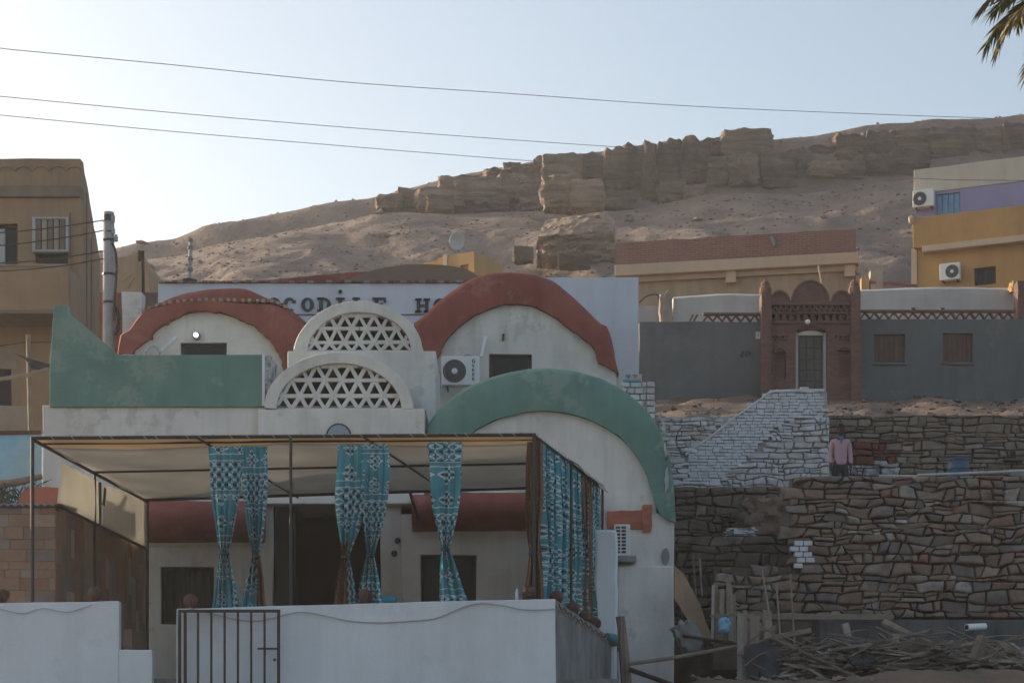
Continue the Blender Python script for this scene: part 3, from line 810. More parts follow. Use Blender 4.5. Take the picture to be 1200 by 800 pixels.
# side walls, terrace roof, back
fl = Fr(X(50,D), D + 9.2, -pi/2); MB().wall(fl, 0, 8.84, zfloor, ztop, -.0, .3, step=.8).build('wall', WHITE, house, rough=.02, smooth=35)
frr = Fr(X(790,D), D + .36, pi/2); MB().wall(frr, 0, 8.84, zfloor, Z(600,D)+.2, 0, .3, step=.8).build('wall', WHITE, house, rough=.02, smooth=35)
MB().box(f39, X(50,D)+.01, X(498,D), .36, 9.0, ztop-.25, ztop-.02).build('terrace_slab', CEMENT, house)
MB().box(f39, X(498,D), X(790,D)-.02, .36, 9.0, Z(560,D)-.2, Z(560,D)).build('terrace_slab', CEMENT, house)
# rooms behind the openings
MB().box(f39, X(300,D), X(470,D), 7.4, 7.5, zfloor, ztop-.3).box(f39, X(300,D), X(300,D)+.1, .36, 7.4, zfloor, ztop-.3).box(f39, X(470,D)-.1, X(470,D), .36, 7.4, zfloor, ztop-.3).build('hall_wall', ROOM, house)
MB().box(f39, X(52,D), X(788,D), .36, 8.9, 1.55, 1.75).build('inner_floor', CEMENT, house)
# doorway: dark steel frame and glazed leaf on the left
dj = MB().box(f39, X(320,D), X(346,D), .12, .18, 1.8, Z(588,D)).build('door', FRAME, house)
MB().box(f39, X(323,D), X(343,D), .10, .119, 1.9, Z(594,D)).build('door_pane', GLASS, dj)
def window(root, fr, h, v, mullions=1, frame=FRAME, pane=GLASS, fw=.06, name='window', rails=(), bars=0):
    u0, u1, z0, z1 = h
    m = MB().box(fr, u0, u0+fw, v, v+.07, z0, z1).box(fr, u1-fw, u1, v, v+.07, z0, z1).box(fr, u0+fw, u1-fw, v, v+.07, z1-fw, z1).box(fr, u0+fw, u1-fw, v, v+.07, z0, z0+fw)
    for k in range(mullions):
        u = u0 + (u1-u0)*(k+1)/(mullions+1); m.box(fr, u-fw*.5, u+fw*.5, v+.002, v+.068, z0+fw, z1-fw)
    for q in rails:
        z = z0+(z1-z0)*q; m.box(fr, u0+fw, u1-fw, v+.004, v+.06, z-.02, z+.02)
    w = m.build(name, frame, root)
    n = mullions + 1
    for k in range(n):
        a, b = u0+fw+(u1-u0-2*fw)*k/n, u0+fw+(u1-u0-2*fw)*(k+1)/n
        MB().box(fr, a+.004, b-.004, v+.03, v+.05, z0+fw, z1-fw).build('pane', pane, w)
    for k in range(bars):
        u = u0 + (u1-u0)*(k+.5)/bars
        MB().tube([fr.pt(u, v-.03, z0), fr.pt(u, v-.03, z1)], .009, 5).build('bar', DARKM, w)
    return w
window(house, f39, hole(188,250,664,731,D), .10, bars=7)
window(house, f39, hole(493,558,650,850,D), .12, mullions=1, name='door')
# small fixtures on the front wall between the openings
for a, b in ((466,633),(462,648)):
    MB().lathe(P(a,b,D-.02), [(.0,-.03),(.05,-.02),(.06,0),(.06,.03)], 10, 'Y').build('wall_socket', DARKM, house)

# red half-round cornices under the awning
def cornice(px0, px1, py0, py1, v0, seg=9, mat=RED):
    z0, z1 = Z(py1,D), Z(py0,D); zc, r = (z0+z1)/2, (z1-z0)/2; rings = []
    n = max(2, int((px1-px0)/10))
    for i in range(n+1):
        u = X(px0 + (px1-px0)*i/n, D)
        rings.append([f39.pt(u, v0 - .42*cos(-pi/2 + pi*k/seg), zc + r*sin(-pi/2 + pi*k/seg)) for k in range(seg+1)] + [f39.pt(u, .06, z1), f39.pt(u, .06, z0)])
    MB().strip(rings, closed=True, caps=True).build('cornice', mat, house, rough=.035, rf=1.2, smooth=50)
cornice(168, 312, 587, 636, -.01); cornice(484, 627, 577, 622, -.01)
# bare pale strip under the left cornice, chipped
MB().box(f39, X(170,D), X(312,D), -.05, .01, Z(640,D), Z(636,D)).build('plaster_lip', WHITE, house, rough=.03, rf=3)
# terracotta patch and block above the ac on the right wall
MB().wall(f39, X(711,D), X(757,D), Z(620,D), Z(598.5,D), -.05, .02, step=.12).build('red_patch', RED2, house, rough=.04, rf=5)
MB().wall(f39, X(753,D), X(763,D), Z(623,D), Z(592,D), -.09, .02, step=.12).build('red_patch', RED2, house, rough=.045, rf=5)
MB().wall(f39, X(698,D), X(705,D), Z(619,D), Z(580,D), -.09, .02, step=.12).build('red_patch', RED2, house, rough=.045, rf=5)
# oval patch of bare plaster on the right wall
ov = [(X(780+4.5*cos(t),D), Z(652+10*sin(-t),D)) for t in [2*pi*k/14 for k in range(14)]]
MB().prism(f39, ov, -.03, .02).build('bare_patch', CEMENT, house, rough=.01)
# lower plinth, right
MB().wall(f39, X(722,D), X(789,D), zfloor, Z(664,D), -.22, .0, step=.4).build('plinth', WHITE, house, rough=.03, smooth=35, bevel=.03)
# white pier beside the awning
f37 = frontal(37.2)
MB().wall(f37, X(697,37.2), X(724,37.2), zfloor, Z(620,37.2), 0, 1.55, step=.3).build('pier', WHITE2, house, rough=.035, rf=1.4, smooth=40, bevel=.05)

def arch_face(fr, inner, ysplit, px0, px1, zbot, holes, v, mat, name='arch_wall', t=.3, n=36):
    d = fr.ay
    MB().wall(fr, X(px0,d), X(px1,d), zbot, Z(ysplit,d), v, v+t, holes).build(name, mat, house, rough=.02, smooth=35)
    pts = [p for p in smoothline(inner, n)]
    pts = [p for p in pts if p[1] < ysplit - .5]
    mb = MB()
    a = [fr.pt(X(p[0],d), v, Z(ysplit,d)) for p in pts]; b = [fr.pt(X(p[0],d), v, Z(p[1],d)) for p in pts]
    a2 = [fr.pt(X(p[0],d), v+t, Z(ysplit,d)) for p in pts]; b2 = [fr.pt(X(p[0],d), v+t, Z(p[1],d)) for p in pts]
    m1 = [x.lerp(y, .5) for x, y in zip(a, b)]
    mb.strip([a, m1, b, b2, a2])
    mb.build(name, mat, house, rough=.02, smooth=35)
def vault(fr, outer, inner, back, mat, name, n=48, proud=.10, wob=.0, crisp=.88, seed=0):
    d = fr.ay; o = smoothline(outer, n); i = smoothline(inner, n)
    def wb(k, amp): return amp*noise.noise(Vector((k*.9, seed, .3)))*1.0 + amp*.6*noise.noise(Vector((k*2.7, seed, 7.3)))
    I = [(X(p[0]+wb(k,wob),d), Z(p[1]+wb(k+99,wob),d)) for k, p in enumerate(i)]
    O = [(X(p[0],d), Z(p[1],d)) for p in o]
    def mix(t): return [(a[0]+(b[0]-a[0])*t, a[1]+(b[1]-a[1])*t) for a, b in zip(I, O)]
    R = []
    for pts, v in ((I, .05), (I, -proud), (mix(.35), -proud*1.15), (mix(crisp), -proud), (mix(crisp+(1-crisp)*.6), -proud*.5), (O, proud*.6), (O, back*.5), (O, back)):
        R.append([fr.pt(u, v, z) for u, z in pts])
    return MB().strip(R).build(name, mat, house, rough=.03, rf=1.1, smooth=50)

G_OUT = [(497,600),(497,540),(499,505),(507,488),(522,472),(545,454),(575,441),(610,433),(640,431),(672,434),(705,443),(732,457),(757,479),(774,505),(785,537),(790,572),(791,613)]
G_IN = [(540,600),(540,545),(548,515),(565,501),(592,489),(620,483),(650,483),(680,489),(706,500),(730,516),(748,537),(760,560),(767,585),(772,601),(779,608),(785,611),(791,613)]
arch_face(f39, G_IN, 601, 540, 788, Z(640,D), [], .012, WHITE)
vault(f39, G_OUT, G_IN, 5.8, GREEN, 'green_vault', wob=1.0, seed=1, n=64)
# scar of missing paint on the green vault
sc = smoothline([(773,484),(777,500),(779,520),(781,545),(780,580)], 22); q = random.Random(6)
for a0_, a1_ in ((0,7),(8,13),(14,22)):
    seg_ = sc[a0_:a1_+1]; n_ = len(seg_)
    lft = [(p[0]-q.uniform(1.2,3.2)*sin(pi*(k+.4)/n_), p[1]) for k, p in enumerate(seg_)]; rgt = [(p[0]+q.uniform(1.0,3.0)*sin(pi*(k+.4)/n_), p[1]) for k, p in enumerate(seg_)]
    MB().strip([[f39.pt(X(a,D), -.108, Z(b,D)) for a, b in lft], [f39.pt(X(a,D), -.135, Z(b,D)) for a, b in seg_], [f39.pt(X(a,D), -.108, Z(b,D)) for a, b in rgt]]).build('paint_scar', MOTTLE, house, rough=.012, rf=6)

# ---- green terrace parapet with its fin
zg0, zg1 = Z(476,D), Z(416,D)
MB().wall(f39, X(59,D), X(310,D), zg0-.02, zg1, -.06, .2, step=.4).build('terrace_parapet', GREEN, house, rough=.022, smooth=35, bevel=.015)
MB().prism(f39, [(X(60,D), zg1-.02), (X(137,D), zg1-.02), (X(137,D), Z(414,D)), (X(81.5,D), Z(367,D)), (X(80,D), Z(358,D)), (X(64,D), Z(359,D)), (X(62,D), Z(380,D))], -.058, .2).build('parapet_fin', GREEN, house, rough=.015, bevel=.012)
MB().wall(Fr(X(310,D), D-.055, pi/2*.985), 0, 2.3, zg0, zg1-.02, -.12, .0, step=.4).build('parapet_return', MOTTLE, house, rough=.02)
MB().box(f39, X(307.5,D), X(310.5,D), -.075, .1, zg0, zg1+.01).build('parapet_edge', WHITE2, house, rough=.01)
MB().wall(Fr(X(59,D), D+.2, pi/2), 0, 7.5, zg0, zg1, -.2, 0, step=.8).build('terrace_parapet', GREEN, house, rough=.02)

# ---- the two pierced screens
def ell(cx, by, rx, ry, n, a0=180, a1=0):
    return [(cx + rx*cos(radians(a0+(a1-a0)*k/n)), by - ry*sin(radians(a0+(a1-a0)*k/n))) for k in range(n+1)]
def screen(d, box, outer, inner, rows, tri, depth, base_bot, vsill):
    fr = frontal(d); cx, by, rx, ry = outer; ix, iy, irx, iry = inner; n = 30
    O, I = ell(cx, by, rx, ry, n), ell(ix, iy, irx, iry, n)
    fo = [(X(a,d), Z(b,d)) for a, b in O]; fi = [(X(a,d), Z(b,d)) for a, b in I]
    mid = [(p[0]*.06+q[0]*.94, p[1]*.06+q[1]*.94) for p, q in zip(fi, fo)]
    s = MB().strip([[fr.pt(u,.35,z) for u,z in fi], [fr.pt(u,0,z) for u,z in fi], [fr.pt(u,-.01,z) for u,z in mid], [fr.pt(u,.03,z) for u,z in fo], [fr.pt(u,depth,z) for u,z in fo]]).build('screen_arch', WHITE, house, rough=.02, rf=1.4, smooth=45)
    MB().wall(fr, X(box[0],d), X(box[1],d), base_bot, Z(iy,d)-.006, .006, depth, step=.4).build('screen_wall', WHITE, house, rough=.018, smooth=35, bevel=.02)
    # spandrels between sill line and the arch feet
    zi = Z(iy,d)
    if by != iy:
        pass
    MB().prism(fr, [(u, z) for u, z in reversed([((u_-X(cx,d))*.985+X(cx,d), (z_-zi)*.985+zi) for u_, z_ in fo])], .55, .65).build('screen_shade_sheet', ROOM, house)  # near-black sheet painting the shade behind the lattice
    # lattice: horizontals and zigzags
    lat = MB().box(fr, X(ix-irx,d), X(ix+irx,d), .10, .22, zi-.005, zi+.03).build('lattice_sill', WHITE, house)
    bw = .07
    def ins(px, py): return ((px-ix)/irx)**2 + ((iy-py)/iry)**2 < 1.0 and py <= iy + .3
    def seg(a, b):
        ts = [k/40 for k in range(41)]; ok = [ins(a[0]+(b[0]-a[0])*t, a[1]+(b[1]-a[1])*t) for t in ts]
        if not any(ok): return
        t0 = ts[ok.index(True)]; t1 = ts[40 - ok[::-1].index(True)]
        if t1 - t0 < .12: return
        t0 = max(0, t0 - .02); t1 = min(1, t1 + .02)
        g = lambda t: P(a[0]+(b[0]-a[0])*t, a[1]+(b[1]-a[1])*t, d) + Vector((0,.14+random.uniform(-.01,.01),0))
        j = lambda: Vector((random.uniform(-.008,.008), 0, random.uniform(-.008,.008)))
        MB().bar(g(t0)+j(), g(t1)+j(), bw*random.uniform(.9,1.15), .08, up=(0,1,0)).build('lattice_bar', WHITE, lat, bevel=.01)
    for r in range(len(rows)-1):
        y0, y1 = rows[r], rows[r+1]
        if r > 0:
            hw = irx*sqrt(max(0, 1-((iy-y0)/iry)**2))
            seg((ix-hw, y0), (ix, y0)); seg((ix, y0), (ix+hw, y0))
        x = ix - irx*1.3 + (tri/2 if r % 2 else 0)
        while x < ix + irx*1.2:
            seg((x, y0), (x+tri/2, y1)); seg((x+tri/2, y1), (x+tri, y0)); x += tri
    return fr
screen(38.75, (302,497), (397,478,87,66), (397,478.5,73,54), [478,462.5,444,427,410], 19.5, 1.9, Z(590,38.75), 0)
screen(40.7, (337,511), (420,416,76,64), (421,410.5,61,45.5), [410,399.5,383,368,355], 17.5, 2.6, Z(520,40.7), 0)
# haunches closing the gap between sill and arch feet of the upper screen
fu = frontal(40.7)
for a, b in ((344,360.5),(481.5,496)):
    MB().box(fu, X(a,40.7), X(b,40.7), .002, .4, Z(416.3,40.7), Z(409,40.7)).build('screen_haunch', WHITE, house, rough=.01)
# round blue window just above the awning
fe = frontal(38.75)
rw = MB().strip([[fe.pt(X(397+15*cos(2*pi*k/24),38.75), v, Z(511+15*sin(2*pi*k/24),38.75)) for k in range(24)] for v in (-.005,-.03)], closed=True, caps=True).build('round_window', FRAME, house)
MB().strip([[fe.pt(X(397+13*cos(2*pi*k/24),38.75), v, Z(511+13*sin(2*pi*k/24),38.75)) for k in range(24)] for v in (-.033,-.045)], closed=True, caps=True).build('pane', plain('blue_sheet', (.26,.33,.40), rough=.35, var=.1), rw)

# ---- upper storey, left red vault
d2 = 45.0; f2 = frontal(d2)
L_IN = [(150,430),(158,413),(168,404),(176,398),(184,387),(203,376),(224,367),(251,366),(274,372),(296,382),(312,395),(322,408),(329,422),(334,440)]
L_OUT = [(136,430),(139,404),(142,391),(151,387),(168,365),(186,359),(209,355),(242,353.5),(276,354),(300,354.5),(321,355.5),(336,362),(352,374),(368,400)]
L_DOME = [(150,400),(152,384),(164,372),(186,355),(209,345),(236,339),(262,337.5),(287,338),(310,348),(332,357),(346,367),(362,381),(372,402)]
arch_face(f2, L_IN, 398, 158, 334, Z(500,d2), [hole(211,265.5,401,440,d2)], .02, WHITE)
vault(f2, L_OUT, L_IN, .6, RED, 'red_vault', wob=2.6, seed=2, proud=.14)
fd = frontal(45.75)
vault(fd, [(X_, Y_) for X_, Y_ in L_DOME], [(255+(a-255)*.75, 420+(b-420)*.62) for a, b in L_DOME], 2.4, RED, 'red_vault_crown', wob=.5, seed=4, proud=.1, crisp=.7)
br_l = smoothline([(168,366),(186,359),(209,355),(242,353),(276,353.5),(300,354),(321,355),(334,361)], 40)
for k, (a, b) in enumerate(br_l):
    c = P(a, b-1.0, d2-.06); t = random.uniform(-.03,.03)
    MB().box(Fr(c.x, c.y, 0), -.036+t*.4, .036+t*.4, -.06-abs(t), .2, c.z-.03, c.z+.035).build('brick_end', RED if k % 2 else PATCH, house, rough=.02, rf=7)
window(house, f2, hole(211,265.5,401,440,d2), .12, mullions=0)
# white stub wall left of the red vault
MB().wall(frontal(45.4), X(143,45.4), X(167,45.4), Z(480,45.4), Z(342,45.4), 0, .4, step=.3).build('stub_wall', WHITE, house, rough=.04, rf=2)

# ---- upper storey, right red vault
R_IN = [(505,450),(511,428),(516,414),(519,407),(529,393),(552,374),(580,361),(602,358),(625,360),(650,373),(669,388),(690,402),(698,414),(703,425),(712,430),(724,437)]
R_OUT = [(494,450),(495,414),(490,400),(485,385),(485,376),(492,372),(506,359),(525,343),(547,328),(572,319.5),(599,317.5),(624,320.5),(647,328),(668,344),(690,365),(704,378),(712,382),(719,402),(726,437)]
arch_face(f2, R_IN, 413, 513, 722, Z(520,d2), [hole(573.5,623.5,414.5,470,d2)], .02, WHITE)
vault(f2, R_OUT, R_IN, 2.8, RED, 'red_vault', wob=1.8, seed=6, proud=.13, crisp=.82)
window(house, f2, hole(573.5,623.5,414.5,470,d2), .12, mullions=1, fw=.075)
MB().bar(P(590,391,d2-.02), P(589.5,399,d2-.02), .035, .05).build('wall_bracket', DARKM, house)
MB().wall(frontal(45.6), X(505,45.6), X(520,45.6), Z(520,45.6), Z(425,45.6), 0, .3, step=.3).build('cement_wall', CEMENT, house, rough=.02)  # narrow bare cement wall at the foot of the vault
MB().wall(frontal(45.3), X(690,45.3), X(752,45.3), Z(560,45.3), Z(437,45.3), .1, .4, step=.3).build('wall', WHITE, house, rough=.02)

# ---- lettered back wall
d3 = 48.0; f3 = frontal(d3)
sw = MB().wall(f3, X(185,d3), X(748.5,d3), Z(560,d3), Z(332,d3), 0, .4, step=.45).build('sign_wall', SIGNW, house, rough=.02, smooth=35)
MB().wall(f3, X(620,d3), X(748.5,d3), Z(332,d3)+.002, Z(325,d3), .003, .39, step=.4).build('sign_wall_top', SIGNW, house, rough=.025)
n = 60
for k in range(n):      # chipped brick edge along the top
    a = 186 + (622-186)*k/n; q = random.Random(k*7)
    MB().box(f3, X(a,d3)+.01, X(a+(622-186)/n,d3)-.01, -.06+q.uniform(-.02,.02), .35, Z(332,d3)+.004, Z(332,d3)+q.uniform(.035,.07)).build('coping_brick', BRICKR if k % 3 else CEMENT, sw, rough=.012, rf=6)
# lettering: slab-serif capitals made of strokes
def ring_seg(cx, cz, rx, rz, a0, a1, t, n=12):
    o = [(cx+rx*cos(radians(a0+(a1-a0)*k/n)), cz+rz*sin(radians(a0+(a1-a0)*k/n))) for k in range(n+1)]
    i = [(cx+(rx-t)*cos(radians(a0+(a1-a0)*k/n)), cz+(rz-t*.6)*sin(radians(a0+(a1-a0)*k/n))) for k in range(n+1)]
    return [(o[k], o[k+1], i[k+1], i[k]) for k in range(n)]
def R4(a, b, c, d): return ((a,c),(b,c),(b,d),(a,d))
def glyph(ch):
    T, S = .26, .15
    if ch == 'O': return ring_seg(.42,.5,.42,.5,0,360,T,24)
    if ch == 'C': return ring_seg(.42,.5,.42,.5,50,310,T,20) + [R4(.58,.82,.62,.80)]
    if ch == 'G': return ring_seg(.42,.5,.42,.5,50,330,T,20) + [R4(.45,.86,.34,.52)]
    if ch == 'D': return [R4(.08,.08+T,0,1), R4(-.05,.4,0,S), R4(-.05,.4,1-S,1)] + ring_seg(.36,.5,.5,.5,-90,90,T,14)
    if ch == 'I': return [R4(.28,.28+T,0,1), R4(.12,.70,0,S), R4(.12,.70,1-S,1)] + [tuple((.41+.13*cos(radians(60*j+o)), 1.42+.16*sin(radians(60*j+o))) for o in (0,60)) + ((.41,1.42),) for j in range(6)]
    if ch == 'L': return [R4(.12,.12+T,0,1), R4(0,.8,0,S), R4(0,.5,1-S,1), R4(.66,.8,S,.36)]
    if ch == 'E': return [R4(.1,.1+T,0,1), R4(-.04,.85,0,S), R4(-.04,.85,1-S,1), R4(.36,.62,.43,.57), R4(.71,.85,S,.34), R4(.71,.85,.66,1-S), R4(.55,.64,.36,.64)]
    if ch == 'H': return [R4(.08,.30,0,1), R4(.62,.84,0,1), R4(.30,.62,.42,.57), R4(-.03,.40,0,S), R4(.52,.95,0,S), R4(-.03,.40,1-S,1), R4(.52,.95,1-S,1)]
    if ch == 'R': return [R4(.1,.1+T,0,1), R4(-.04,.42,0,S), R4(-.04,.4,1-S,1)] + ring_seg(.38,.73,.4,.27,-90,90,.2,10) + [((.36,.46),(.56,.46),(.9,0),(.66,0))]
    if ch == 'U': return [R4(.06,.3,.3,1), R4(.58,.82,.3,1), R4(-.04,.4,1-S,1), R4(.48,.92,1-S,1)] + ring_seg(.44,.34,.38,.34,180,360,.24,12)
    if ch == 'S': return ring_seg(.42,.72,.36,.28,30,270,.2,12) + ring_seg(.42,.28,.36,.28,-150,90,.2,12)
for ch, px in zip('CROCODILE', (275,297,314,332,353,372.5,391.5,413,437)):
    mb = MB(); h = 16.5
    for poly in glyph(ch):
        q = [(X(px + 18*a, d3), Z(365.5 - h*b, d3)) for a, b in poly]
        mb.prism(f3, q, -.045, -.012)
    mb.build('letter', LETTER, sw, merge=False)
for ch, px in zip('HOUSE', (487,508,529,550,571)):
    mb = MB()
    for poly in glyph(ch):
        mb.prism(f3, [(X(px + 18*a, d3), Z(366.5 - 16.5*b, d3)) for a, b in poly], -.045, -.012)
    mb.build('letter', LETTER, sw, merge=False)
MB().box(f3, X(330,d3), X(500,d3), -.03, .01, Z(369,d3), Z(368.3,d3)).build('painted_line', LETTER, sw)
# whitewashed stone pillar with painted motifs right of the vault
f44 = frontal(44.0)
pl = MB().box(f44, X(729,44), X(767,44), .04, .5, Z(520,44), Z(447.5,44)).build('pillar_core', WJOINT, house)
q = random.Random(8); yy = 447
for r in range(8):
    xx = 728 - (6 if r % 2 else 0)
    while xx < 757:
        w = q.uniform(9, 14)
        a, b = max(728, xx), min(757.5, xx + w)
        if b - a > 3: MB().box(f44, X(a+.5,44), X(b-.5,44), -.03, .06, Z(yy+6.9,44), Z(yy+.5,44)).build('white_stone', WSTONE, pl, rough=.02, rf=5, bevel=.02)
        xx += w
    MB().box(f44, X(758.2,44), X(767,44), -.05, .06, Z(yy+6.9,44), Z(yy+.4,44)).build('white_stone', WSTONE, pl, rough=.02, rf=5, bevel=.025)
    yy += 7.4
MB().box(f44, X(730,44), X(751,44), -.04, .1, Z(447.3,44), Z(445,44)).build('painted_border', TRIB, house)
for a, m in ((733.5,TRIB),(741.5,TRIO)):
    MB().prism(frontal(45.38), [(X(a,45.38), Z(439,45.38)), (X(a+3,45.38), Z(443.5,45.38)), (X(a+6,45.38), Z(439,45.38))], -.012, .03).build('painted_motif', m, house)

# ---- lamp on the left vault wall, pipes, air conditioners
lamp = thing('globe_lamp', P(229.5,392,d2-.12), 'lit round white globe lamp above the window under the left red vault', 'lamp')
c = P(229.5,392.3,d2-.14)
MB().lathe(c, [(.0,-.055),(.028,-.048),(.046,-.03),(.053,0),(.046,.03),(.028,.048),(.02,.055)], 14, 'Y').build('globe', LAMPE, lamp, smooth=60)
MB().lathe(c+Vector((.012,.05,-.012)), [(.085,0),(.085,.04),(.05,.1)], 14, 'Y').build('collar', DARKM, lamp, smooth=40)
def split_ac(fr, px0, px1, py0, py1, v, label, fan='left', text=None, group='outdoor air conditioner units'):
    d = fr.ay; u0, z1 = fr.uz(px0, py0); u1, z0 = fr.uz(px1, py1)
    t = thing('air_conditioner', fr.pt((u0+u1)/2, v, z0), label, 'air conditioner', group)
    w, h = u1-u0, z1-z0
    MB().box(fr, u0, u1, v, v+.3, z0, z1).build('casing', ACW, t, bevel=.02)
    cu = u0 + w*(.34 if fan == 'left' else .62); cz = (z0+z1)/2 - h*.02; r = h*.40
    g = MB().strip([[fr.pt(cu+rr_*cos(2*pi*k/28), vv, cz+rr_*sin(2*pi*k/28)) for k in range(28)] for rr_, vv in ((r, v+.02),(r, v-.012),(r*.93,v-.02),(r*.9,v-.004))], closed=True, caps=True).build('fan_grille', ACG, t, smooth=30)
    MB().strip([[fr.pt(cu+rr_*cos(2*pi*k/18), vv, cz+rr_*sin(2*pi*k/18)) for k in range(18)] for rr_, vv in ((r*.26, v-.004),(r*.24,v-.03),(r*.15,v-.036))], closed=True, caps=True).build('fan_hub', ACW, g, smooth=30)
    for k in (0.55, .75):
        MB().strip([[fr.pt(cu+r*k*q_*cos(2*pi*j/28), v-.012-(.006 if q_ < 1 else 0), cz+r*k*q_*sin(2*pi*j/28)) for j in range(28)] for q_ in (1.03, 1.0, .97)], closed=True).build('grille_ring', DARKM, g)
    for s_ in (.15, .85):
        uu = u0 + w*s_; MB().bar(fr.pt(uu, v+.02, z0-.03), fr.pt(uu, v+.5, z0-.03), .035, .05).build('bracket', DARKM, t)
    if text:
        for k, ch in enumerate(text):
            s_ = h*(.14 if k == 0 else .10); zz = z1 - h*(.17 + .155*k); uu = u0 + w*.80
            mb = MB()
            for poly in glyph(ch): mb.prism(fr, [(uu+s_*a, zz - s_*.5 + s_*b) for a, b in poly], v-.006, v+.001)
            mb.build('letter', DARKM, t, merge=False)
    return t
f43b = frontal(44.3)
split_ac(f43b, 517.5, 562, 417, 451, 0, 'white outdoor air conditioner under the right red vault', text='GGREE')
hp = thing('pipe_run', P(565,405,44.8), 'pale conduit and hose loop above the air conditioner under the right red vault', 'pipe')
MB().bar(P(569,394,44.85), P(564,418,44.85), .09, .06).build('conduit', WHITE2, hp)
MB().tube([P(548+9*cos(radians(a)), 424-9*sin(radians(a)), 44.7) for a in range(190,-20,-15)], .025, 7).build('hose', CABLE, hp, smooth=60)
hp = thing('pipe_run', P(180,408,44.8), 'pale slanting conduit and hose loop under the left red vault', 'pipe')
MB().bar(P(207,395,44.8), P(186,414,44.8), .09, .06).build('conduit', WHITE2, hp)
MB().tube([P(179+8*cos(radians(a)), 414-9*sin(radians(a)), 44.7) for a in range(200,-30,-15)], .03, 7).build('hose', CABLE, hp, smooth=60)
MB().box(frontal(44.4), X(142,44.4), X(163,44.4), 0, .3, Z(430,44.4), Z(415,44.4)).build('trunking_box', ACW, hp, bevel=.02)
# window unit low on the right wall
wu = thing('window_air_conditioner', P(732,658,38.9), 'white slatted air conditioner on a grey ledge below the terracotta patch', 'air conditioner')
MB().box(frontal(38.8), X(720,38.8), X(738.5,38.8), -.02, .25, Z(651,38.8), Z(614,38.8)).build('casing', ACW, wu, bevel=.015)
for c_ in range(2):
    for r_ in range(8):
        a = 721.8 + c_*6.6; b = 616.4 + r_*4.1
        MB().box(frontal(38.78), X(a,38.78), X(a+5,38.78), -.006, .05, Z(b+2.7,38.78), Z(b,38.78)).build('vent_slot', DARKM, wu)
MB().box(frontal(38.8), X(719,38.8), X(745,38.8), -.2, .2, Z(659,38.8), Z(652,38.8)).build('ledge', CEMENT, wu, bevel=.01)

# mud dome roof rising behind the lettered wall
dm = MB(); fdm = frontal(52.0)
o = smoothline([(400,340),(404,331),(420,322),(450,313),(490,309),(525,311),(550,317),(575,335)], 24)
dm.strip([[fdm.pt(X(a,52), 0, Z(345,52)) for a, b in o], [fdm.pt(X(a,52), 0, Z(b,52)) for a, b in o], [fdm.pt(X(a,52), 4.0, Z(b,52)) for a, b in o]])
tag(dm.build('mud_vault', DOMEB, rough=.04, smooth=40), 'grey-brown mud vault rising behind the lettered wall', 'roof')
dm = MB(); o = smoothline([(225,340),(300,330),(350,325),(420,319),(440,322),(460,335)], 20); fdm = frontal(53.5)
dm.strip([[fdm.pt(X(a,53.5), 0, Z(345,53.5)) for a, b in o], [fdm.pt(X(a,53.5), 0, Z(b,53.5)) for a, b in o], [fdm.pt(X(a,53.5), 3.0, Z(b,53.5)) for a, b in o]])
tag(dm.build('red_roof', RED, rough=.04, smooth=40), 'low dark red roof edge left of the mud vault', 'roof')
# ------------------------------------------------------------------ foreground: parapets, awning, curtains, gate
DF = 32.0
fF = frontal(DF)
def parapet_slab(pts, v0, v1): return MB().prism(fF, [(X(a,DF), Z(b,DF)) for a, b in pts], v0, v1)
pw = thing('courtyard_wall', (X(430,DF), DF, 1.2), 'whitewashed courtyard wall with the barred gate and hanging cable', 'wall')
def slab_wall(pxs, tops, d, v0, v1, zbot, name, mat, root):
    """A low wall whose top follows tops; columns of quads so the face can be uneven."""
    mb = MB(); n = 40; fr = frontal(d); R = []
    T = [lerp_tab(list(zip(pxs, tops)), pxs[0] + (pxs[-1]-pxs[0])*k/n) for k in range(n+1)]
    U = [X(pxs[0] + (pxs[-1]-pxs[0])*k/n, d) for k in range(n+1)]
    for t in (0, .2, .4, .6, .8, .93, 1.0):
        R.append([fr.pt(u, v0, zbot + (Z(y,d)-zbot)*t) for u, y in zip(U, T)])
    R.append([fr.pt(u, v1, Z(y,d)) for u, y in zip(U, T)])
    R.append([fr.pt(u, v1, zbot) for u, y in zip(U, T)])
    mb.strip([list(r) for r in R])
    for k in (0, n):
        mb.quad(*( [fr.pt(U[k], v0, zbot), fr.pt(U[k], v0, Z(T[k],d)), fr.pt(U[k], v1, Z(T[k],d)), fr.pt(U[k], v1, zbot)] ))
    return mb.build(name, mat, root, rough=.022, rf=.9, smooth=40, bevel=.012)
slab_wall([207,330,430,651], [713,709.5,706.5,701.5], DF, 0, .22, 1.0, 'wall_face', WHITE2, pw)
sideA, sideB = Vector((X(651,DF)+.02, DF, 0)), Vector((X(721,37.6), 37.6, 0))
ang = atan2(sideB.y-sideA.y, sideB.x-sideA.x)
fS = Fr(sideA.x, sideA.y+.015, ang); LS = (sideB-sideA).length
mb = MB(); R = []
for k in range(25):
    u = LS*k/24; zt_ = Z(702,DF)*(1-k/24) + Z(749,37.6)*(k/24) - .015
    R.append([fS.pt(u, -.0, 1.0), fS.pt(u, 0, 2.0), fS.pt(u, 0, zt_-.1), fS.pt(u, 0, zt_), fS.pt(u, .2, zt_), fS.pt(u, .2, 1.0)])
mb.strip(R, closed=True, caps=True).build('wall_face', CEMENT, pw, rough=.02, smooth=40)
pl_ = thing('stepped_courtyard_wall', (X(60,DF), DF, 1.2), 'whitewashed courtyard wall stepping down beside the gate opening, far left', 'wall')
slab_wall([-60,0,139], [708,706,703.5], DF, 0, .22, 1.0, 'wall_face', WHITE2, pl_)
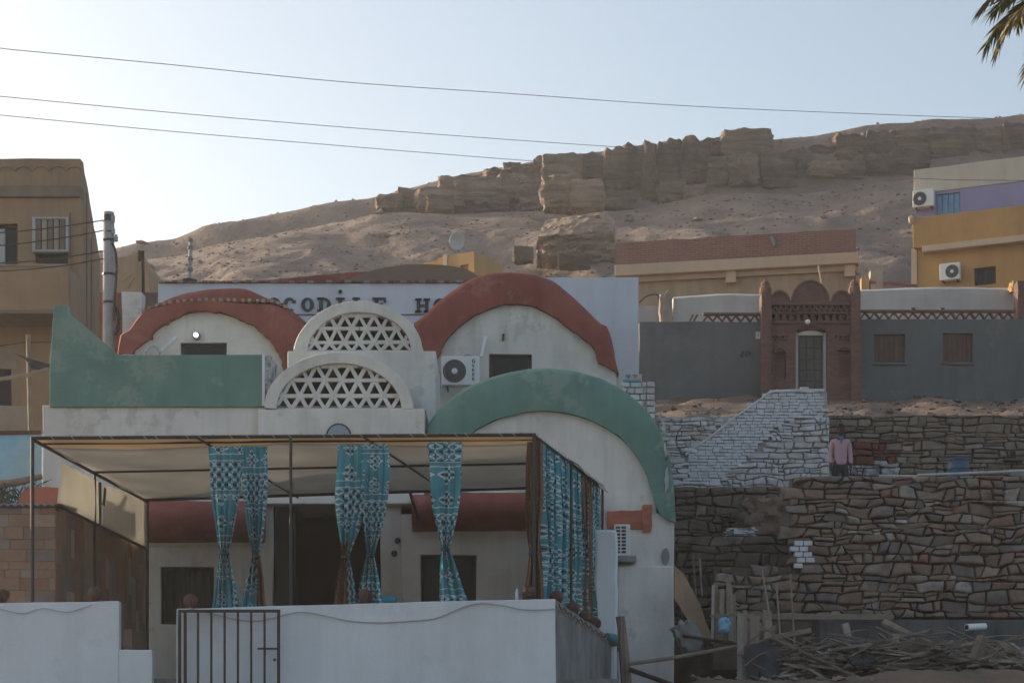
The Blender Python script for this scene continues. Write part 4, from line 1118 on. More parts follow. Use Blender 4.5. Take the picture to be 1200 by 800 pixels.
slab_wall([139.3,178], [760.5,761], DF, .004, .216, 1.0, 'wall_step', WHITE2, pl_)
tag(MB().box(fF, X(139.5,DF), X(150,DF), .3, 1.2, 1.0, Z(735,DF)).build('step_wall', CLAD, rough=.03), 'brown stone stair cheek behind the stepped courtyard wall', 'wall')
# courtyard floor, raised
tag(MB().box(fF, X(-60,DF), X(651,DF)+1.0, .23, 6.95, 1.0, 1.95).build('terrace_floor', CEMENT), kind='structure')

# clay balls on the walls
def ball(p, r, label):
    t = thing('clay_ball', p, label, 'ornament', 'brown clay balls on the courtyard walls')
    n = 12; q = random.Random(p[0]*7)
    mb = MB().lathe(Vector(p), [(r*.55,0),(r*.62,.02),(r*.5,.045)], 12); mb.build('ball_base', CLAY, t, smooth=40)
    MB().rock(Vector(p)+Vector((0,0,.03+r*.92)), (2*r, 2*r, 2*r*.94), q.random()*50, n=6, rnd=.96, amp=.035, f=2.5).build('ball_body', CLAY, t, smooth=60)
def top_at(px): return lerp_tab([(-60,708),(0,706),(139,703.5),(207,713),(330,709.5),(430,706.5),(651,701.5)], px)
for px, lab in ((0,'brown clay ball on the courtyard wall at the left picture edge'),(110,'brown clay ball on the stepped wall in front of the stone cladding'),(222,'brown clay ball on the wall just above the barred gate'),(428,'brown clay ball on the wall below the middle pair of curtains'),(620,'brown clay ball on the wall at the corner curtain')):
    ball((X(px,DF)+.0, DF+.11, Z(top_at(px),DF)-.012), .118, lab)
for k, (u, lab) in enumerate(((.5,'nearest brown clay ball on the bare cement side wall'),(1.95,'second brown clay ball along the bare cement side wall'),(3.1,'third brown clay ball along the bare cement side wall'),(4.1,'farthest brown clay ball along the bare cement side wall'))):
    p = fS.pt(u, .1, 0); t_ = u/LS; p.z = Z(702,DF)*(1-t_) + Z(749,37.6)*t_ - .03; ball(p, .115, lab)

# gate
gt = thing('barred_gate', (X(265,31.85), 31.85, 1.2), 'dark steel barred gate standing against the whitewashed wall', 'gate')
fG = frontal(31.85); zg, zb_ = Z(714,31.85), 1.15
for a in (210.5, 217, 326.5):
    MB().bar(fG.pt(X(a,31.85),0,zb_), fG.pt(X(a,31.85),0,zg), .045, .045, up=(0,1,0)).build('frame_post', RUST, gt)
for z_ in (zg-.02, 1.3):
    MB().bar(fG.pt(X(209,31.85),.002,z_), fG.pt(X(328.5,31.85),.002,z_), .04, .045).build('frame_rail', RUST, gt)
for k in range(6):
    a = 232 + k*15.6
    MB().bar(fG.pt(X(a,31.85),.004,zb_+.1), fG.pt(X(a,31.85),.004,zg-.03), .032, .032, up=(0,1,0)).build('gate_bar', RUST, gt)
l = MB().bar(P(302,759.5,31.82), P(326,759.5,31.82), .03, .03).build('latch', RUST, gt)
MB().bar(P(310.5,759.5,31.80), P(310.5,768,31.80), .03, .02).build('latch_handle', RUST, l)
MB().box(frontal(31.8), X(320.5,31.8), X(323.5,31.8), -.02, .03, Z(774,31.8), Z(771,31.8)).build('lock', DARKM, l)

# cables draped along the wall faces
cb = [(160,712),(245,711),(262,718),(285,725),(303,727),(330,722)]
tag(MB().tube([P(a, b, DF-.035) for a, b in smoothline([(222,712.5),(240,716),(270,724),(300,727),(322,723),(352,716.5),(385,722),(410,727),(445,729),(480,727),(510,724),(540,712),(562,706.5),(590,709),(610,713.5),(632,714),(650,713)], 60)], .010, 6).build('cable', CABLE, smooth=60), 'pale cable sagging along the whitewashed wall right of the gate', 'cable')
tag(MB().tube([P(a, b, DF-.035) for a, b in smoothline([(-20,711),(0,713),(16,717),(30,718),(45,713),(55,712.5),(70,716),(84,716),(108,708)], 30)], .008, 6).build('cable', CABLE, smooth=60), 'thin wavy cable on the stepped courtyard wall at far left', 'cable')
fl_ = thing('fairy_lights', fS.pt(.3,-.05,3), 'string of small fairy lights along the bare cement side wall', 'string lights')
pts = []; q = random.Random(4)
for k in range(60):
    u = LS*.97*k/59; t_ = u/LS; z_ = Z(702,DF)*(1-t_) + Z(749,37.6)*t_
    pts.append(fS.pt(u, -.03, z_ - .06 - .07*abs(sin(k*.6)) ))
MB().tube(pts, .008, 5).build('string', WIRE, fl_)
for k in range(0, 60, 2):
    MB().rock(pts[k] + Vector((q.uniform(-.02,0), -.015, -.03)), (.035,.035,.05), k, n=2, rnd=.8).build('bulb', BULBS, fl_)
tag(MB().tube([fS.pt(LS*.86,.02,Z(746,37)), fS.pt(LS*.92,-.06,Z(750,37.2)), fS.pt(LS*.97,-.08,Z(752,37.4)), fS.pt(LS,-.05,Z(760,37.5))], [.06,.11,.12,.06], 8).build('folded_cloth', TEALC, rough=.04, rf=6, smooth=60), 'teal cloth slung over the far end of the cement side wall', 'cloth')
wbt = thing('water_bottle', P(606,703.5,DF+.14), 'clear plastic water bottle on the wall left of the corner clay ball', 'bottle')
c = P(606,top_at(606),DF+.12)
MB().lathe(c, [(.026,0),(.03,.01),(.03,.13),(.012,.165),(.012,.175)], 12).build('bottle_body', WATERB, wbt, smooth=40)
MB().lathe(c+Vector((0,0,.176)), [(.015,0),(.015,.022)], 10).build('bottle_cap', BOTCAP, wbt)
tag(MB().rock(P(452,705,DF+.3)+Vector((0,0,.03)), (.34,.16,.14), 4, n=5, rnd=.6, amp=.25, f=2).build('folded_cloth', TEALC, smooth=60), 'small teal cloth lying on the wall right of the middle curtains', 'cloth')

# ---- awning of steel tube and canvas
DB = 38.0
aw = thing('awning', (X(330,35), 35, 1.95), 'steel tube awning with cream canvas roof over the courtyard', 'awning')
FL, FR_, BL, BR = P(38,511,DF+.12), P(626,507,DF+.12), P(173,585,DB), P(706,568,DB)
def roof_pt(s, t): return (FL.lerp(FR_, s)).lerp(BL.lerp(BR, s), t)
def post(p, ztop, label=None, r=.024): MB().tube([Vector((p.x,p.y,3.05 if p.y < 33 else 1.9)), Vector((p.x,p.y,ztop))], r, 8).build('post', DARKM, aw, smooth=40)
for s_, t_ in ((0,0),(.515,0),(1,0),(0,.5),(1,.5),(0,1),(1,1)):
    p = roof_pt(s_, t_); post(p, p.z-.01, r=.03 if t_ == 0 and s_ in (0,1) else .024)
for t_ in (0, .075, .5, .98):
    MB().tube([roof_pt(-.002, t_)+Vector((0,0,-.03)), roof_pt(1.002, t_)+Vector((0,0,-.03))], .028 if t_ in (0,.98) else .02, 8).build('beam', DARKM, aw, smooth=40)
for s_ in (0, .33, .66, 1):
    MB().tube([roof_pt(s_, -.002)+Vector((0,0,-.05)), roof_pt(s_, 1)+Vector((0,0,-.05))], .03 if s_ in (0,1) else .02, 8).build('rafter', DARKM, aw, smooth=40)
MB().tube([roof_pt(.58,.98)+Vector((0,0,-.03)), P(492,616,38.6)], .03, 8).build('brace', DARKM, aw, smooth=40)
mb = MB(); NS, NT = 48, 32; R = []
for j in range(NT+1):
    t_ = j/NT; row = []
    for i in range(NS+1):
        s_ = i/NS
        sag = .10*abs(sin(pi*t_*2))*(.6+.4*sin(pi*s_*3)) + .03*noise.noise(Vector((s_*9, t_*9, 1)))
        row.append(roof_pt(s_, t_) + Vector((0,0,.005 - sag if 0 < j < NT else 0.0)))
    R.append(row)
mb.strip(R[4:]).build('canvas_roof', CANVAS, aw, smooth=60, solid=.006)
MB().strip(R[:5]).build('canvas_glow_strip', CANVAS_GLOW, aw, smooth=60, solid=.004)  # front strip of the roof, sunlight glowing through it painted as tan
for k in range(34):     # lashing of the front edge to the tube
    p = roof_pt((k+.5+random.uniform(-.25,.25))/34, 0) + Vector((0,-.012,-.03)); dx = .035
    MB().tube([p+Vector((-dx,-.008,.034)), p+Vector((0,-.026,0)), p+Vector((dx,-.008,-.034))], .0045, 4).build('lashing', CABLE if k % 3 else WIRE, aw)
for k in range(22):
    p = roof_pt(1, (k+.5)/22) + Vector((.012,0,-.03))
    MB().tube([p+Vector((.01,-.05,.034)), p+Vector((.03,0,0)), p+Vector((.01,.05,-.034))], .006, 4).build('lashing', CABLE, aw)
# loose canvas flap at the far right corner
mb = MB(); R = []
for j in range(7):
    t_ = j/6; R.append([roof_pt(1, .45+.55*k/10) + Vector((.10*t_*(1+.3*sin(k*1.3)), .05*t_, -.10*t_*(.4+k/10) )) for k in range(11)])
mb.strip(R).build('canvas_flap', CANVAS, aw, smooth=60, solid=.005)
# side panels of canvas, left
def panel(c0, c1, c2, c3):     # tl, tr, br, bl
    R = []
    for j in range(9):
        R.append([c0.lerp(c1, k/10).lerp(c3.lerp(c2, k/10), j/8) + Vector((.04*sin(pi*j/8)*sin(pi*k/10), 0, 0)) for k in range(11)])
    MB().strip(R).build('canvas_panel', CANVAS, aw, smooth=60, solid=.005)
def on_left(px, py):
    """Point of the awning's left side plane seen at that pixel."""
    k = (px-CX)/FPX; a, b = FL, BL; t_ = (k*a.y - a.x)/((b.x-a.x) - k*(b.y-a.y)); d = a.y + (b.y-a.y)*t_
    return Vector((a.x+(b.x-a.x)*t_, d, Z(py, d)))
panel(on_left(72,541), on_left(115,564), on_left(116,613), on_left(67,590))
panel(on_left(120,567), on_left(170,583.5), on_left(171,641), on_left(120,616))
MB().tube([on_left(66,591), on_left(172,643)], .028, 8).build('rail', DARKM, aw)
MB().tube([on_left(117,565), on_left(117,615)], .03, 8).build('stile', DARKM, aw)
MB().bar(on_left(123,572), on_left(121,592), .03, .09).build('strap', DARKM, aw)

# ---- curtains
def curtain(a, b, ztop, zbot, cinch, cin_c, cin_w, bot_c, bot_w, label, folds=5, lin=None, seed=0, amp=.07, tie=True, all_lining=False, bulge=0.0, uvw=.66, back=True):
    """Cloth hung from line a-b. cin_c / bot_c: centre (0..1 along a-b) and widths (m) at the tie and at the hem. lin: (u0,u1,t0) strip turned to show its lining."""
    a, b = Vector(a), Vector(b); ax = (b-a); W = ax.length; ax.normalize(); nrm = Vector((-ax.y, ax.x, 0))
    NU, NV = 72, 44; t = thing('curtain', Vector(((a.x+b.x)/2, (a.y+b.y)/2, zbot)), label, 'curtain', 'tied curtains hanging from the awning')
    pts, uvs = [], []
    for j in range(NV+1):
        tt = j/NV; z_ = ztop + (zbot-ztop)*tt
        if tt < cinch:
            k = tt/cinch; e = k**1.8; w = W*(1-e) + cin_w*e; c = .5*W*(1-e) + cin_c*W*e
            w += bulge*sin(pi*k)
        else:
            k = (tt-cinch)/(1-cinch); e = k**.75; w = cin_w*(1-e) + bot_w*e; c = (cin_c*(1-k) + bot_c*k)*W
        c += .03*noise.noise(Vector((tt*3, seed, 2)))*tt; w *= 1 + .10*noise.noise(Vector((tt*4, seed, 8)))
        A = amp*min(1.0, .35 + tt*1.2)*(1.0 if w > .12 else .75)
        for i in range(NU+1):
            u = i/NU
            ph = 2*pi*folds*u + 2.4*noise.noise(Vector((u*2.2, tt*1.6, seed)))
            dv = A*(sin(ph) + .35*sin(2.3*ph + seed + 3*tt)) + .03*noise.noise(Vector((u*5, tt*4, seed+3)))
            du = .18*w/folds*sin(2*ph)
            p = a + ax*(c + (u-.5)*w + du) + nrm*dv
            z2 = z_ - .05*tt*noise.noise(Vector((u*4, seed, 5)))
            pts.append(Vector((p.x, p.y, z2))); uvs.append((u*uvw + seed*.37, z_ + seed*.21))
    def sheet_(name, sel, mat, off):
        mb = MB(); mb.uv = []; n1 = NU+1
        mb.v = [p + nrm*off for p in pts]; mb.uv = uvs
        for j in range(NV):
            for i in range(NU):
                if sel((i+.5)/NU, (j+.5)/NV): mb.f.append((j*n1+i, j*n1+i+1, (j+1)*n1+i+1, (j+1)*n1+i)); mb.m.append(0)
        return mb.build(name, mat, t, smooth=70)
    isl = (lambda u, v: True) if all_lining else ((lambda u, v: lin[0] <= u <= lin[1] and v >= lin[2] - .12*abs(u-(lin[0]+lin[1])/2)) if lin else (lambda u, v: False))
    if not all_lining: sheet_('printed_cloth', lambda u, v: not isl(u, v), CURT, 0)
    else: sheet_('inner_cloth', lambda u, v: True, CURT, .012)
    if lin or all_lining: sheet_('turned_lining', isl, LINING, 0)
    sheet_('lining', lambda u, v: not isl(u, v), LINING, .008) if back and not all_lining else None
    if tie:
        c = a + ax*(cin_c*W); zc = ztop + (zbot-ztop)*cinch
        MB().strip([[c + ax*(cin_w*.62*cos(2*pi*k/14)) + nrm*((amp+.03)*sin(2*pi*k/14)) + Vector((0,0,zc-c.z+h)) for k in range(14)] for h in (-.022,.022)], closed=True, caps=True).build('tie_band', LINING if lin else CURT, t)
    return t
dC = DF + .17
def C(px0, px1, ytop, ybot, ycin, pxc, cw, pxb0, pxb1, label, **kw):
    a, b = Vector((X(px0,dC), dC, 0)), Vector((X(px1,dC), dC, 0)); m = DF/FPX
    zt_, zb2 = Z(ytop,dC), Z(ybot,dC)-.05
    f = lambda q: (q-px0)/(px1-px0)
    return curtain(a, b, zt_, zb2, (ycin-ytop)/(ybot-ytop), f(pxc), cw*m, f((pxb0+pxb1)/2), (pxb1-pxb0)*m, label, **kw)
C(244,286,523,712,646,263,10,249,279,'teal patterned curtain tied in the middle, leftmost of all', seed=1, folds=4)
C(283,314,523,712,650,300,8,279,313,'teal patterned curtain second from the left, brown lining showing at its hem', seed=2, folds=5, lin=(.62,1.0,.70))
C(396,429,521,709,650,405,8,390,419,'teal patterned curtain left of the middle pair, brown lining turned out below the tie', seed=3, folds=4, lin=(.0,.58,.62), bulge=.12)
C(424,456,520,708,648,434,8,417,447,'teal patterned curtain right of the middle pair, above a clay ball', seed=4, folds=4, bulge=.08)
C(500,545,518,706,641,522,9,513,549,'single teal patterned curtain hanging in front of the right-hand door', seed=5, folds=3)
# curtains along the right side of the awning
def S_(t0, t1, ytop, label, **kw):
    a, b = roof_pt(1, t0), roof_pt(1, t1); sh = kw.pop('shift', 0.0)
    zt_ = min(a.z, b.z) - .08
    a = Vector((a.x+sh, a.y, 0)); b = Vector((b.x+sh, b.y, 0))
    kw['back'] = False
    return curtain(a, b, zt_, kw.pop('zb', 3.02), kw.pop('cinch', .66), kw.pop('cc', .5), kw.pop('cw', .2), kw.pop('bc', .5), kw.pop('bw', .5), label, **kw)
a0 = Vector((X(618,dC), dC+.05, 0)); b0 = Vector((X(635,dC), dC+.05, 0))
curtain(a0, b0, Z(517,dC), Z(706,dC)-.05, .68, .45, .14, .25, .34, 'brown paisley side of the corner curtain by the right-hand post', seed=6, folds=3, all_lining=True, bulge=.06)
S_(.04,.25,0,'wide teal patterned curtain on the awning side next to the corner post', seed=7, folds=6, cc=.6, cw=.75, bc=.55, bw=1.0, tie=False, amp=.09, lin=(.0,.07,.6))
S_(.27,.44,0,'narrow teal patterned curtain on the awning side, before the middle post', seed=8, folds=4, cc=.45, cw=.45, bc=.45, bw=.7, tie=False, amp=.08)
S_(.52,.63,0,'teal patterned curtain on the awning side, just past the middle post', seed=9, folds=3, cc=.35, cw=.28, bc=.3, bw=.36, tie=False, zb=2.95, amp=.08)
S_(.67,.81,0,'brown lining-out curtain near the far end of the awning side', seed=10, folds=3, cc=.4, cw=.34, bc=.85, bw=.42, all_lining=True, tie=False, zb=2.85)
S_(.85,.94,0,'last teal patterned curtain at the far back post of the awning', seed=11, folds=3, cc=.5, cw=.35, bc=.5, bw=.4, tie=False, zb=2.9)

# ---- stone-clad wall left of the awning
cw0 = Vector((X(65,33.0), 33.0)); cw1 = Vector((X(174,38.6), 38.6)); ztc = Z(593,33.0)
cl = thing('stone_clad_wall', (X(50,33.5), 33.5, 1.5), 'wall clad in brown and pink stone tiles left of the awning', 'wall')
fC = frontal(33.0)
MB().box(fC, X(-80,33), X(65,33), .03, .3, 1.0, ztc).build('wall_core', MORTAR, cl)
fc2 = Fr(cw0.x, cw0.y, atan2(cw1.y-cw0.y, cw1.x-cw0.x)); Lc = (cw1-cw0).length
MB().box(fc2, .02, Lc, .03, .26, 1.0, ztc-.002).build('wall_core', MORTAR, cl)
q = random.Random(12); z_ = 2.4
while z_ < ztc - .05:
    h = min(q.choice((.13,.16,.2,.22)), ztc - z_); u = X(-30,33) - q.random()*.3
    while u < X(65,33) - .02:
        w = q.uniform(.22,.55); b_ = min(u+w, X(65,33))
        if b_ - u > .05: MB().box(fC, u+.003, b_-.003, -.012*q.random()-.004, .04, z_+.003, z_+h-.003).build('cladding_tile', CLAD, cl, rough=.004, rf=5)
        u += w
    z_ += h
u = .02
while u < Lc - .05:
    w = q.uniform(.18,.34); zz = 2.0 + q.random()*.4
    while zz < ztc - .05:
        h = min(q.uniform(.4,.9), ztc-.004-zz)
        if h > .06: MB().box(fc2, u+.003, min(u+w, Lc)-.003, -.012*q.random()-.004, .04, zz+.003, zz+h-.003).build('cladding_tile', CLAD, cl, rough=.004, rf=5)
        zz += h
    u += w
# corrugated roof edge on the clad wall and the red vault behind it
cr = thing('roof_sheet', (X(30,33.2), 33.2, ztc), 'narrow corrugated metal roof edge on the stone-clad wall', 'roof')
R = []
for k in range(61):
    u = X(-40,33) + (X(68,33)-X(-40,33))*k/60; zz = ztc + .03 + .02*sin(k*1.3)
    R.append([fC.pt(u, -.06, zz), fC.pt(u, 1.2, zz+.12), fC.pt(u, 1.2, zz+.105), fC.pt(u, -.06, zz-.02)])
MB().strip(R, closed=True).build('sheet', plain('dull_sheet_metal', (.22,.22,.23), rough=.5, var=.3, vs=3), cr)
MB().bar(fC.pt(X(-40,33), -.03, ztc+.0), fC.pt(X(66,33), -.03, ztc+.0), .05, .035).build('edge_bar', DARKM, cr)
rv = MB(); R = []
for k in range(13):
    a = pi*k/12; R.append([Vector((X(18,36)+ .55 - .55*cos(a)*1.0, 36+v, Z(600,36) + .62*sin(a))) for v in (0, 1.4)])
mb = MB(); f36 = frontal(36.2)
o = [(20,600),(22,585),(28,574),(36,570.5),(50,570),(70,571),(80,590),(80,600)]
mb.strip([[f36.pt(X(a,36.2), v, Z(b,36.2)) for a, b in o] for v in (.03,0,)] + [[f36.pt(X(a,36.2), 1.6, Z(b,36.2)) for a, b in o]])
mb.quad(*[f36.pt(X(a,36.2), 0, Z(b,36.2)) for a, b in reversed(o)])
tag(mb.build('red_vault_stub', RED2, rough=.02, smooth=40), 'small terracotta roof hump above the stone-clad wall', 'roof')
# blue painted wall and dry brush in front of it
bw_ = thing('blue_wall', (X(20,41), 41, 5.5), 'peeling blue painted wall with maroon coping at the left edge', 'wall')
MB().wall(frontal(41.0), X(-60,41), X(49.5,41), 4.0, Z(509,41), 0, .25, step=.4).build('wall_face', BLUEW, bw_, rough=.03)
MB().box(frontal(41.0), X(-60,41), X(49,41), -.05, .3, Z(509,41)+.002, Z(505,41)).build('coping', MARO, bw_, rough=.02)
bs = MB(); q = random.Random(31)
for k in range(260):
    x = X(q.uniform(-25,50), 37.8); z0_ = Z(q.uniform(575,600), 37.8); a = q.uniform(-.9,.9); L = q.uniform(.15,.5)
    p = Vector((x, 37.8+q.uniform(-.3,.5), z0_)); e = p + Vector((sin(a)*L, q.uniform(-.2,.2), abs(cos(a))*L*.6 if k % 3 else -L*.2))
    bs.tube([p, (p+e)/2+Vector((0,0,.04)), e], [.012,.010,.003], 4)
tag(bs.build('brushwood', BRUSH, merge=False), 'dark heap of dry brushwood in front of the blue wall', 'brushwood', kind='stuff')
tag(MB().tube([P(-15,569,37.5), P(20,564,37.5), P(49,557,37.7)], [.07,.08,.06], 8).build('log', WOOD, rough=.02, smooth=50), 'grey log lying on the brushwood in front of the blue wall', 'log')
# ------------------------------------------------------------------ tan apartment block on the left
DL = 50.0; fL = frontal(DL)
lb = thing('tan_building', (X(20,DL), DL, 4.0), 'tan plastered two-storey building with a projecting balcony at the left edge', 'building')
def hl(a, b, c, d): return hole(a, b, c, d, DL)
zr = Z(186,DL)
MB().wall(fL, X(-120,DL), X(95,DL), 3.0, Z(232,DL), 0, .3, [hl(-14,20.5,262,311), hl(-25,13.5,432,477), hl(41,80,258,309)], step=.6).build('wall', TAN, lb, rough=.025, smooth=35)
MB().wall(fL, X(-120,DL), X(95.5,DL), Z(232,DL)+.002, Z(219,DL), -.10, .3, step=.6).build('cornice_band', TAND, lb, rough=.015, bevel=.02)
MB().wall(fL, X(-120,DL), X(94.5,DL), Z(219,DL)+.002, zr, -.02, .3, step=.6).build('roof_parapet', TAN, lb, rough=.02, bevel=.02)
fl2 = Fr(X(95,DL)-.012, DL+.302, atan2(8.7, X(117,59)-X(95,DL))); 
MB().wall(fl2, 0, 9.0, 3.0, zr-.004, 0, .3, step=.8).build('wall', TAN, lb, rough=.03)
xa, xb = X(-120,DL), X(95,DL)
MB().hexa([Vector((x, y, z)) for z in (zr-.5, zr-.35) for x, y in ((xa,50.31),(xb-.35,50.31),(xb-1.9,59),(xa,59))]).build('roof_slab', CEMENT, lb)
MB().box(fL, X(-120,DL), X(-118,DL), .31, 9.0, 3.0, zr-.5).box(fL, X(-120,DL), X(95,DL)-1.6, 8.9, 9.0, 3.0, zr-.5).build('wall', TAN, lb)
for k in range(9):   # row of scallops moulded on the parapet
    cx = 8 + k*20 - 60
    if cx > 92: continue
    MB().tube([fL.pt(X(cx+9*cos(radians(a)),DL), -.03, Z(201-6*sin(radians(a)),DL)) for a in range(0,181,20)], .028, 5).build('scallop', TAN, lb)
window(lb, fL, hl(-14,20.5,262,311), .12, mullions=1, frame=WOODD)
MB().box(fL, X(-6,DL), X(5,DL), .02, .16, Z(311,DL), Z(268,DL)).build('open_shutter', LOUV, lb)
window(lb, fL, hl(-25,13.5,432,477), .14, mullions=1, frame=WOODD)
# boxed-out louvred shutter with dark void below
sh = MB().box(fL, X(39.5,DL), X(81.5,DL), -.16, .02, Z(297,DL), Z(294.5,DL)).box(fL, X(39.5,DL), X(81.5,DL), -.16, .02, Z(258.5,DL), Z(256.5,DL)).box(fL, X(39.5,DL), X(43,DL), -.158, .02, Z(294.5,DL), Z(258.5,DL)).box(fL, X(78.5,DL), X(81.5,DL), -.158, .02, Z(294.5,DL), Z(258.5,DL)).build('shutter_box', LOUV, lb)
for k in range(5):
    a = 43.5 + k*7; MB().box(fL, X(a,DL), X(a+5.6,DL), -.13, -.09, Z(294.3,DL), Z(258.7,DL)).build('louvre', PATCH if k % 2 else TAND, sh)
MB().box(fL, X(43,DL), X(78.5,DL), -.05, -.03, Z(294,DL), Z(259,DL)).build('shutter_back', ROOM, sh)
MB().box(fL, X(41,DL), X(80,DL), .15, .2, Z(309,DL), Z(297.5,DL)).build('dark_opening', GLASS, lb)
# balcony: front panels, slab
fb = frontal(48.6)
bal = MB().wall(fb, X(-120,48.6), X(80,48.6), Z(363,48.6), Z(312,48.6), 0, .12, step=.5).build('balcony_front', TAN, lb, rough=.015, bevel=.01)
MB().box(fb, X(-120,48.6), X(80.6,48.6), -.03, .15, Z(312,48.6)+.002, Z(310,48.6)).build('balcony_rail', PATCH, bal)
MB().box(fb, X(-120,48.6), X(80,48.6), .0, 1.39, Z(367,48.6), Z(363,48.6)-.003).build('balcony_slab', TAND, bal)
MB().box(fb, X(79,48.6), X(80.4,48.6), .125, 1.39, Z(363,48.6), Z(312,48.6)).build('balcony_side', TAN, bal)
MB().wall(fL, X(-60,DL), X(32,DL), Z(505,DL), Z(476,DL), -.06, -.003, step=.3).build('plaster_patch', PATCH, lb, rough=.05, rf=1.6)
MB().wall(fL, X(-10,DL), X(20,DL), Z(432,DL), Z(408,DL), -.03, -.003, step=.25).build('plaster_patch', PATCH, lb, rough=.04, rf=2.6)
# conduits down the corner
for a, b, c in ((82.5,250,362),(97,240,420),(103,262,420)):
    MB().tube([fL.pt(X(a,DL), -.04, Z(b,DL)), fL.pt(X(a+.6,DL), -.05, Z((b+c)/2,DL)), fL.pt(X(a,DL), -.04, Z(c,DL))] if a < 95 else [fl2.pt((a-95)*.38, -.05, Z(b,52)), fl2.pt((a-95)*.38, -.05, Z(c,52))], .02, 5).build('conduit', TAND, lb)
# timber prop and sloping pole with torn dark cloth in front
tp = thing('timber_prop', (X(34,47), 47, 5.5), 'rough timber prop with sloping pole in front of the tan building', 'prop')
MB().tube([P(36,512,46.8), P(33,392,46.8)], .055, 7).build('upright', WOOD, tp, rough=.01)
MB().tube([P(-20,447,46.6), P(33,439,46.6), P(61,431,46.8)], .05, 7).build('cross_pole', WOOD, tp, rough=.01)
MB().tube([P(-10,407,46.9), P(10,404,46.9), P(30,401,46.9), P(61,401,46.9)], .012, 5).build('rope', WIRE, tp)
mb = MB(); mb.strip([[P(15,413,46.7), P(38,421,46.75), P(60,427,46.7)], [P(30,421,46.72), P(38,430,46.8), P(60,430,46.75)], [P(38,433,46.7), P(46,433.5,46.8), P(60,430.5,46.72)]])
tag(mb.build('torn_cloth', TARP, solid=.01), 'torn dark cloth hanging from the rough timber prop', 'cloth')

# ---- concrete utility pole
up = thing('utility_pole', (X(127,46.5), 46.5, 5.0), 'grey concrete utility pole between the tan building and the red vault', 'utility pole')
c = Vector((X(127.5,46.5), 46.5, 5.0)); H = Z(249,46.5) - 5.0
MB().lathe(c, [(.165,0),(.15,H*.45),(.125,H*.99),(.12,H)], 14).build('shaft', CONC, up, smooth=40)
MB().lathe(c+Vector((0,0,H*.975)), [(.14,0),(.14,.14)], 14).build('cap_band', DARKM, up)
for b in (323, 356):
    MB().lathe(Vector((c.x,c.y,Z(b,46.5))), [(.155,0),(.155,.05)], 14).build('steel_band', DARKM, up)
for k, (px, py) in enumerate(((132,256),(132.5,270),(136,279))):
    p = P(px, py, 46.4); s_ = MB().lathe(p+Vector((0,0,-.08)), [(.035,0),(.055,.03),(.035,.06),(.055,.09),(.035,.12),(.03,.16)], 10).build('insulator', CONC, up, smooth=40)
    MB().bar(Vector((c.x-.02,p.y-.02,p.z-.02)), p+Vector((0,0,-.02)), .035, .035).build('insulator_arm', DARKM, s_)
MB().bar(P(121,281,46.4), P(134,281,46.4), .05, .05).build('cross_arm', DARKM, up)
MB().tube([P(a,b,46.3) for a, b in smoothline([(131,285),(135,293),(136.5,310),(136,330),(134,350),(133.5,375)], 16)], .03, 6).build('down_cable', WIRE, up)
MB().tube([P(a,b,46.35) for a, b in smoothline([(134,360),(138,366),(139,380),(135,392)], 10)], .05, 6).build('cable_coil', WIRE, up)
# service wires from the pole to the tan building
for k, (b, e, s_) in enumerate(((258,274,2),(270,289,2.5),(294,309,3),(303,318,3.5))):
    pts = [(121-(121+20)*t, b + (e-b)*t + s_*4*t*(1-t)) for t in [j/12 for j in range(13)]]
    tag(MB().tube([P(p[0], p[1], 46.4 + .9*j/12) for j, p in enumerate(pts)], .014, 5).build('service_wire', WIRE),
        ('topmost','second','third','lowest')[k] + ' of the four black wires from the concrete pole across the tan building', 'wire', 'service wires')
# ochre ruin, two thin poles and a mud wall between pole and vault
oc = thing('ochre_ruin', (X(150,75), 75, 12.0), 'small ochre mud house with a ragged roofline beside the concrete pole', 'house')
fo = frontal(75.0)
MB().prism(fo, [(X(a,75), Z(b,75)) for a, b in [(95,400),(176,400),(176,314),(170,300),(160,297),(146,302),(132,304),(118,309),(95,312)]], 0, 4).build('ochre_wall', plain('ochre_mud', (.36,.25,.155), var=.2, vs=.5, streak=.2), oc, rough=.15, rf=.5)
for a, b, e, g in ((144,330,155,322),(150,338,158,325),(160,320,163,300),(138,312,140,322)):
    MB().bar(P(a,b,74.9), P(e,g,74.9), .025, .025).build('twig', WOOD, oc)
mr = thing('red_house', (X(150,60), 60, 10), 'dull red block house low behind the concrete pole', 'house')
MB().wall(frontal(60.0), X(112,60), X(190,60), 9.0, Z(343,60), 0, .3, step=.5).build('red_wall', plain('dull_red_wall', (.25,.115,.085), var=.2, streak=.2), mr, rough=.05)
MB().wall(frontal(59.0), X(163,59), X(184,59), 9.0, Z(345,59), 0, .5, step=.5).build('mud_wall', DOMEB, mr, rough=.06, rf=1.5)
tag(MB().tube([P(168,350,57), P(167.5,294,57)], [.05,.04], 6).build('wooden_pole', WOODD), 'thin dark wooden pole left of the left red vault', 'pole')
tag(MB().tube([P(163.5,306,58), P(164,294,58)], [.05,.06], 6).build('antenna_stub', WOODD), 'stubby dark post beside the thin wooden pole', 'post')
mt = thing('mast', P(222,335,56), 'thin pale mast behind the left end of the lettered wall', 'mast')
MB().tube([P(222,338,56), P(223.5,281,56)], .045, 8).build('mast_tube', LOUV, mt)
for b in (283, 292, 305, 318): MB().lathe(Vector((X(223,56),56,Z(b,56))), [(.07,0),(.07,.09)], 8).build('mast_joint', CEMENT, mt)
MB().tube([P(216,333,56), P(222,327,56), P(230,332,56)], .02, 5).build('stay', WIRE, mt)
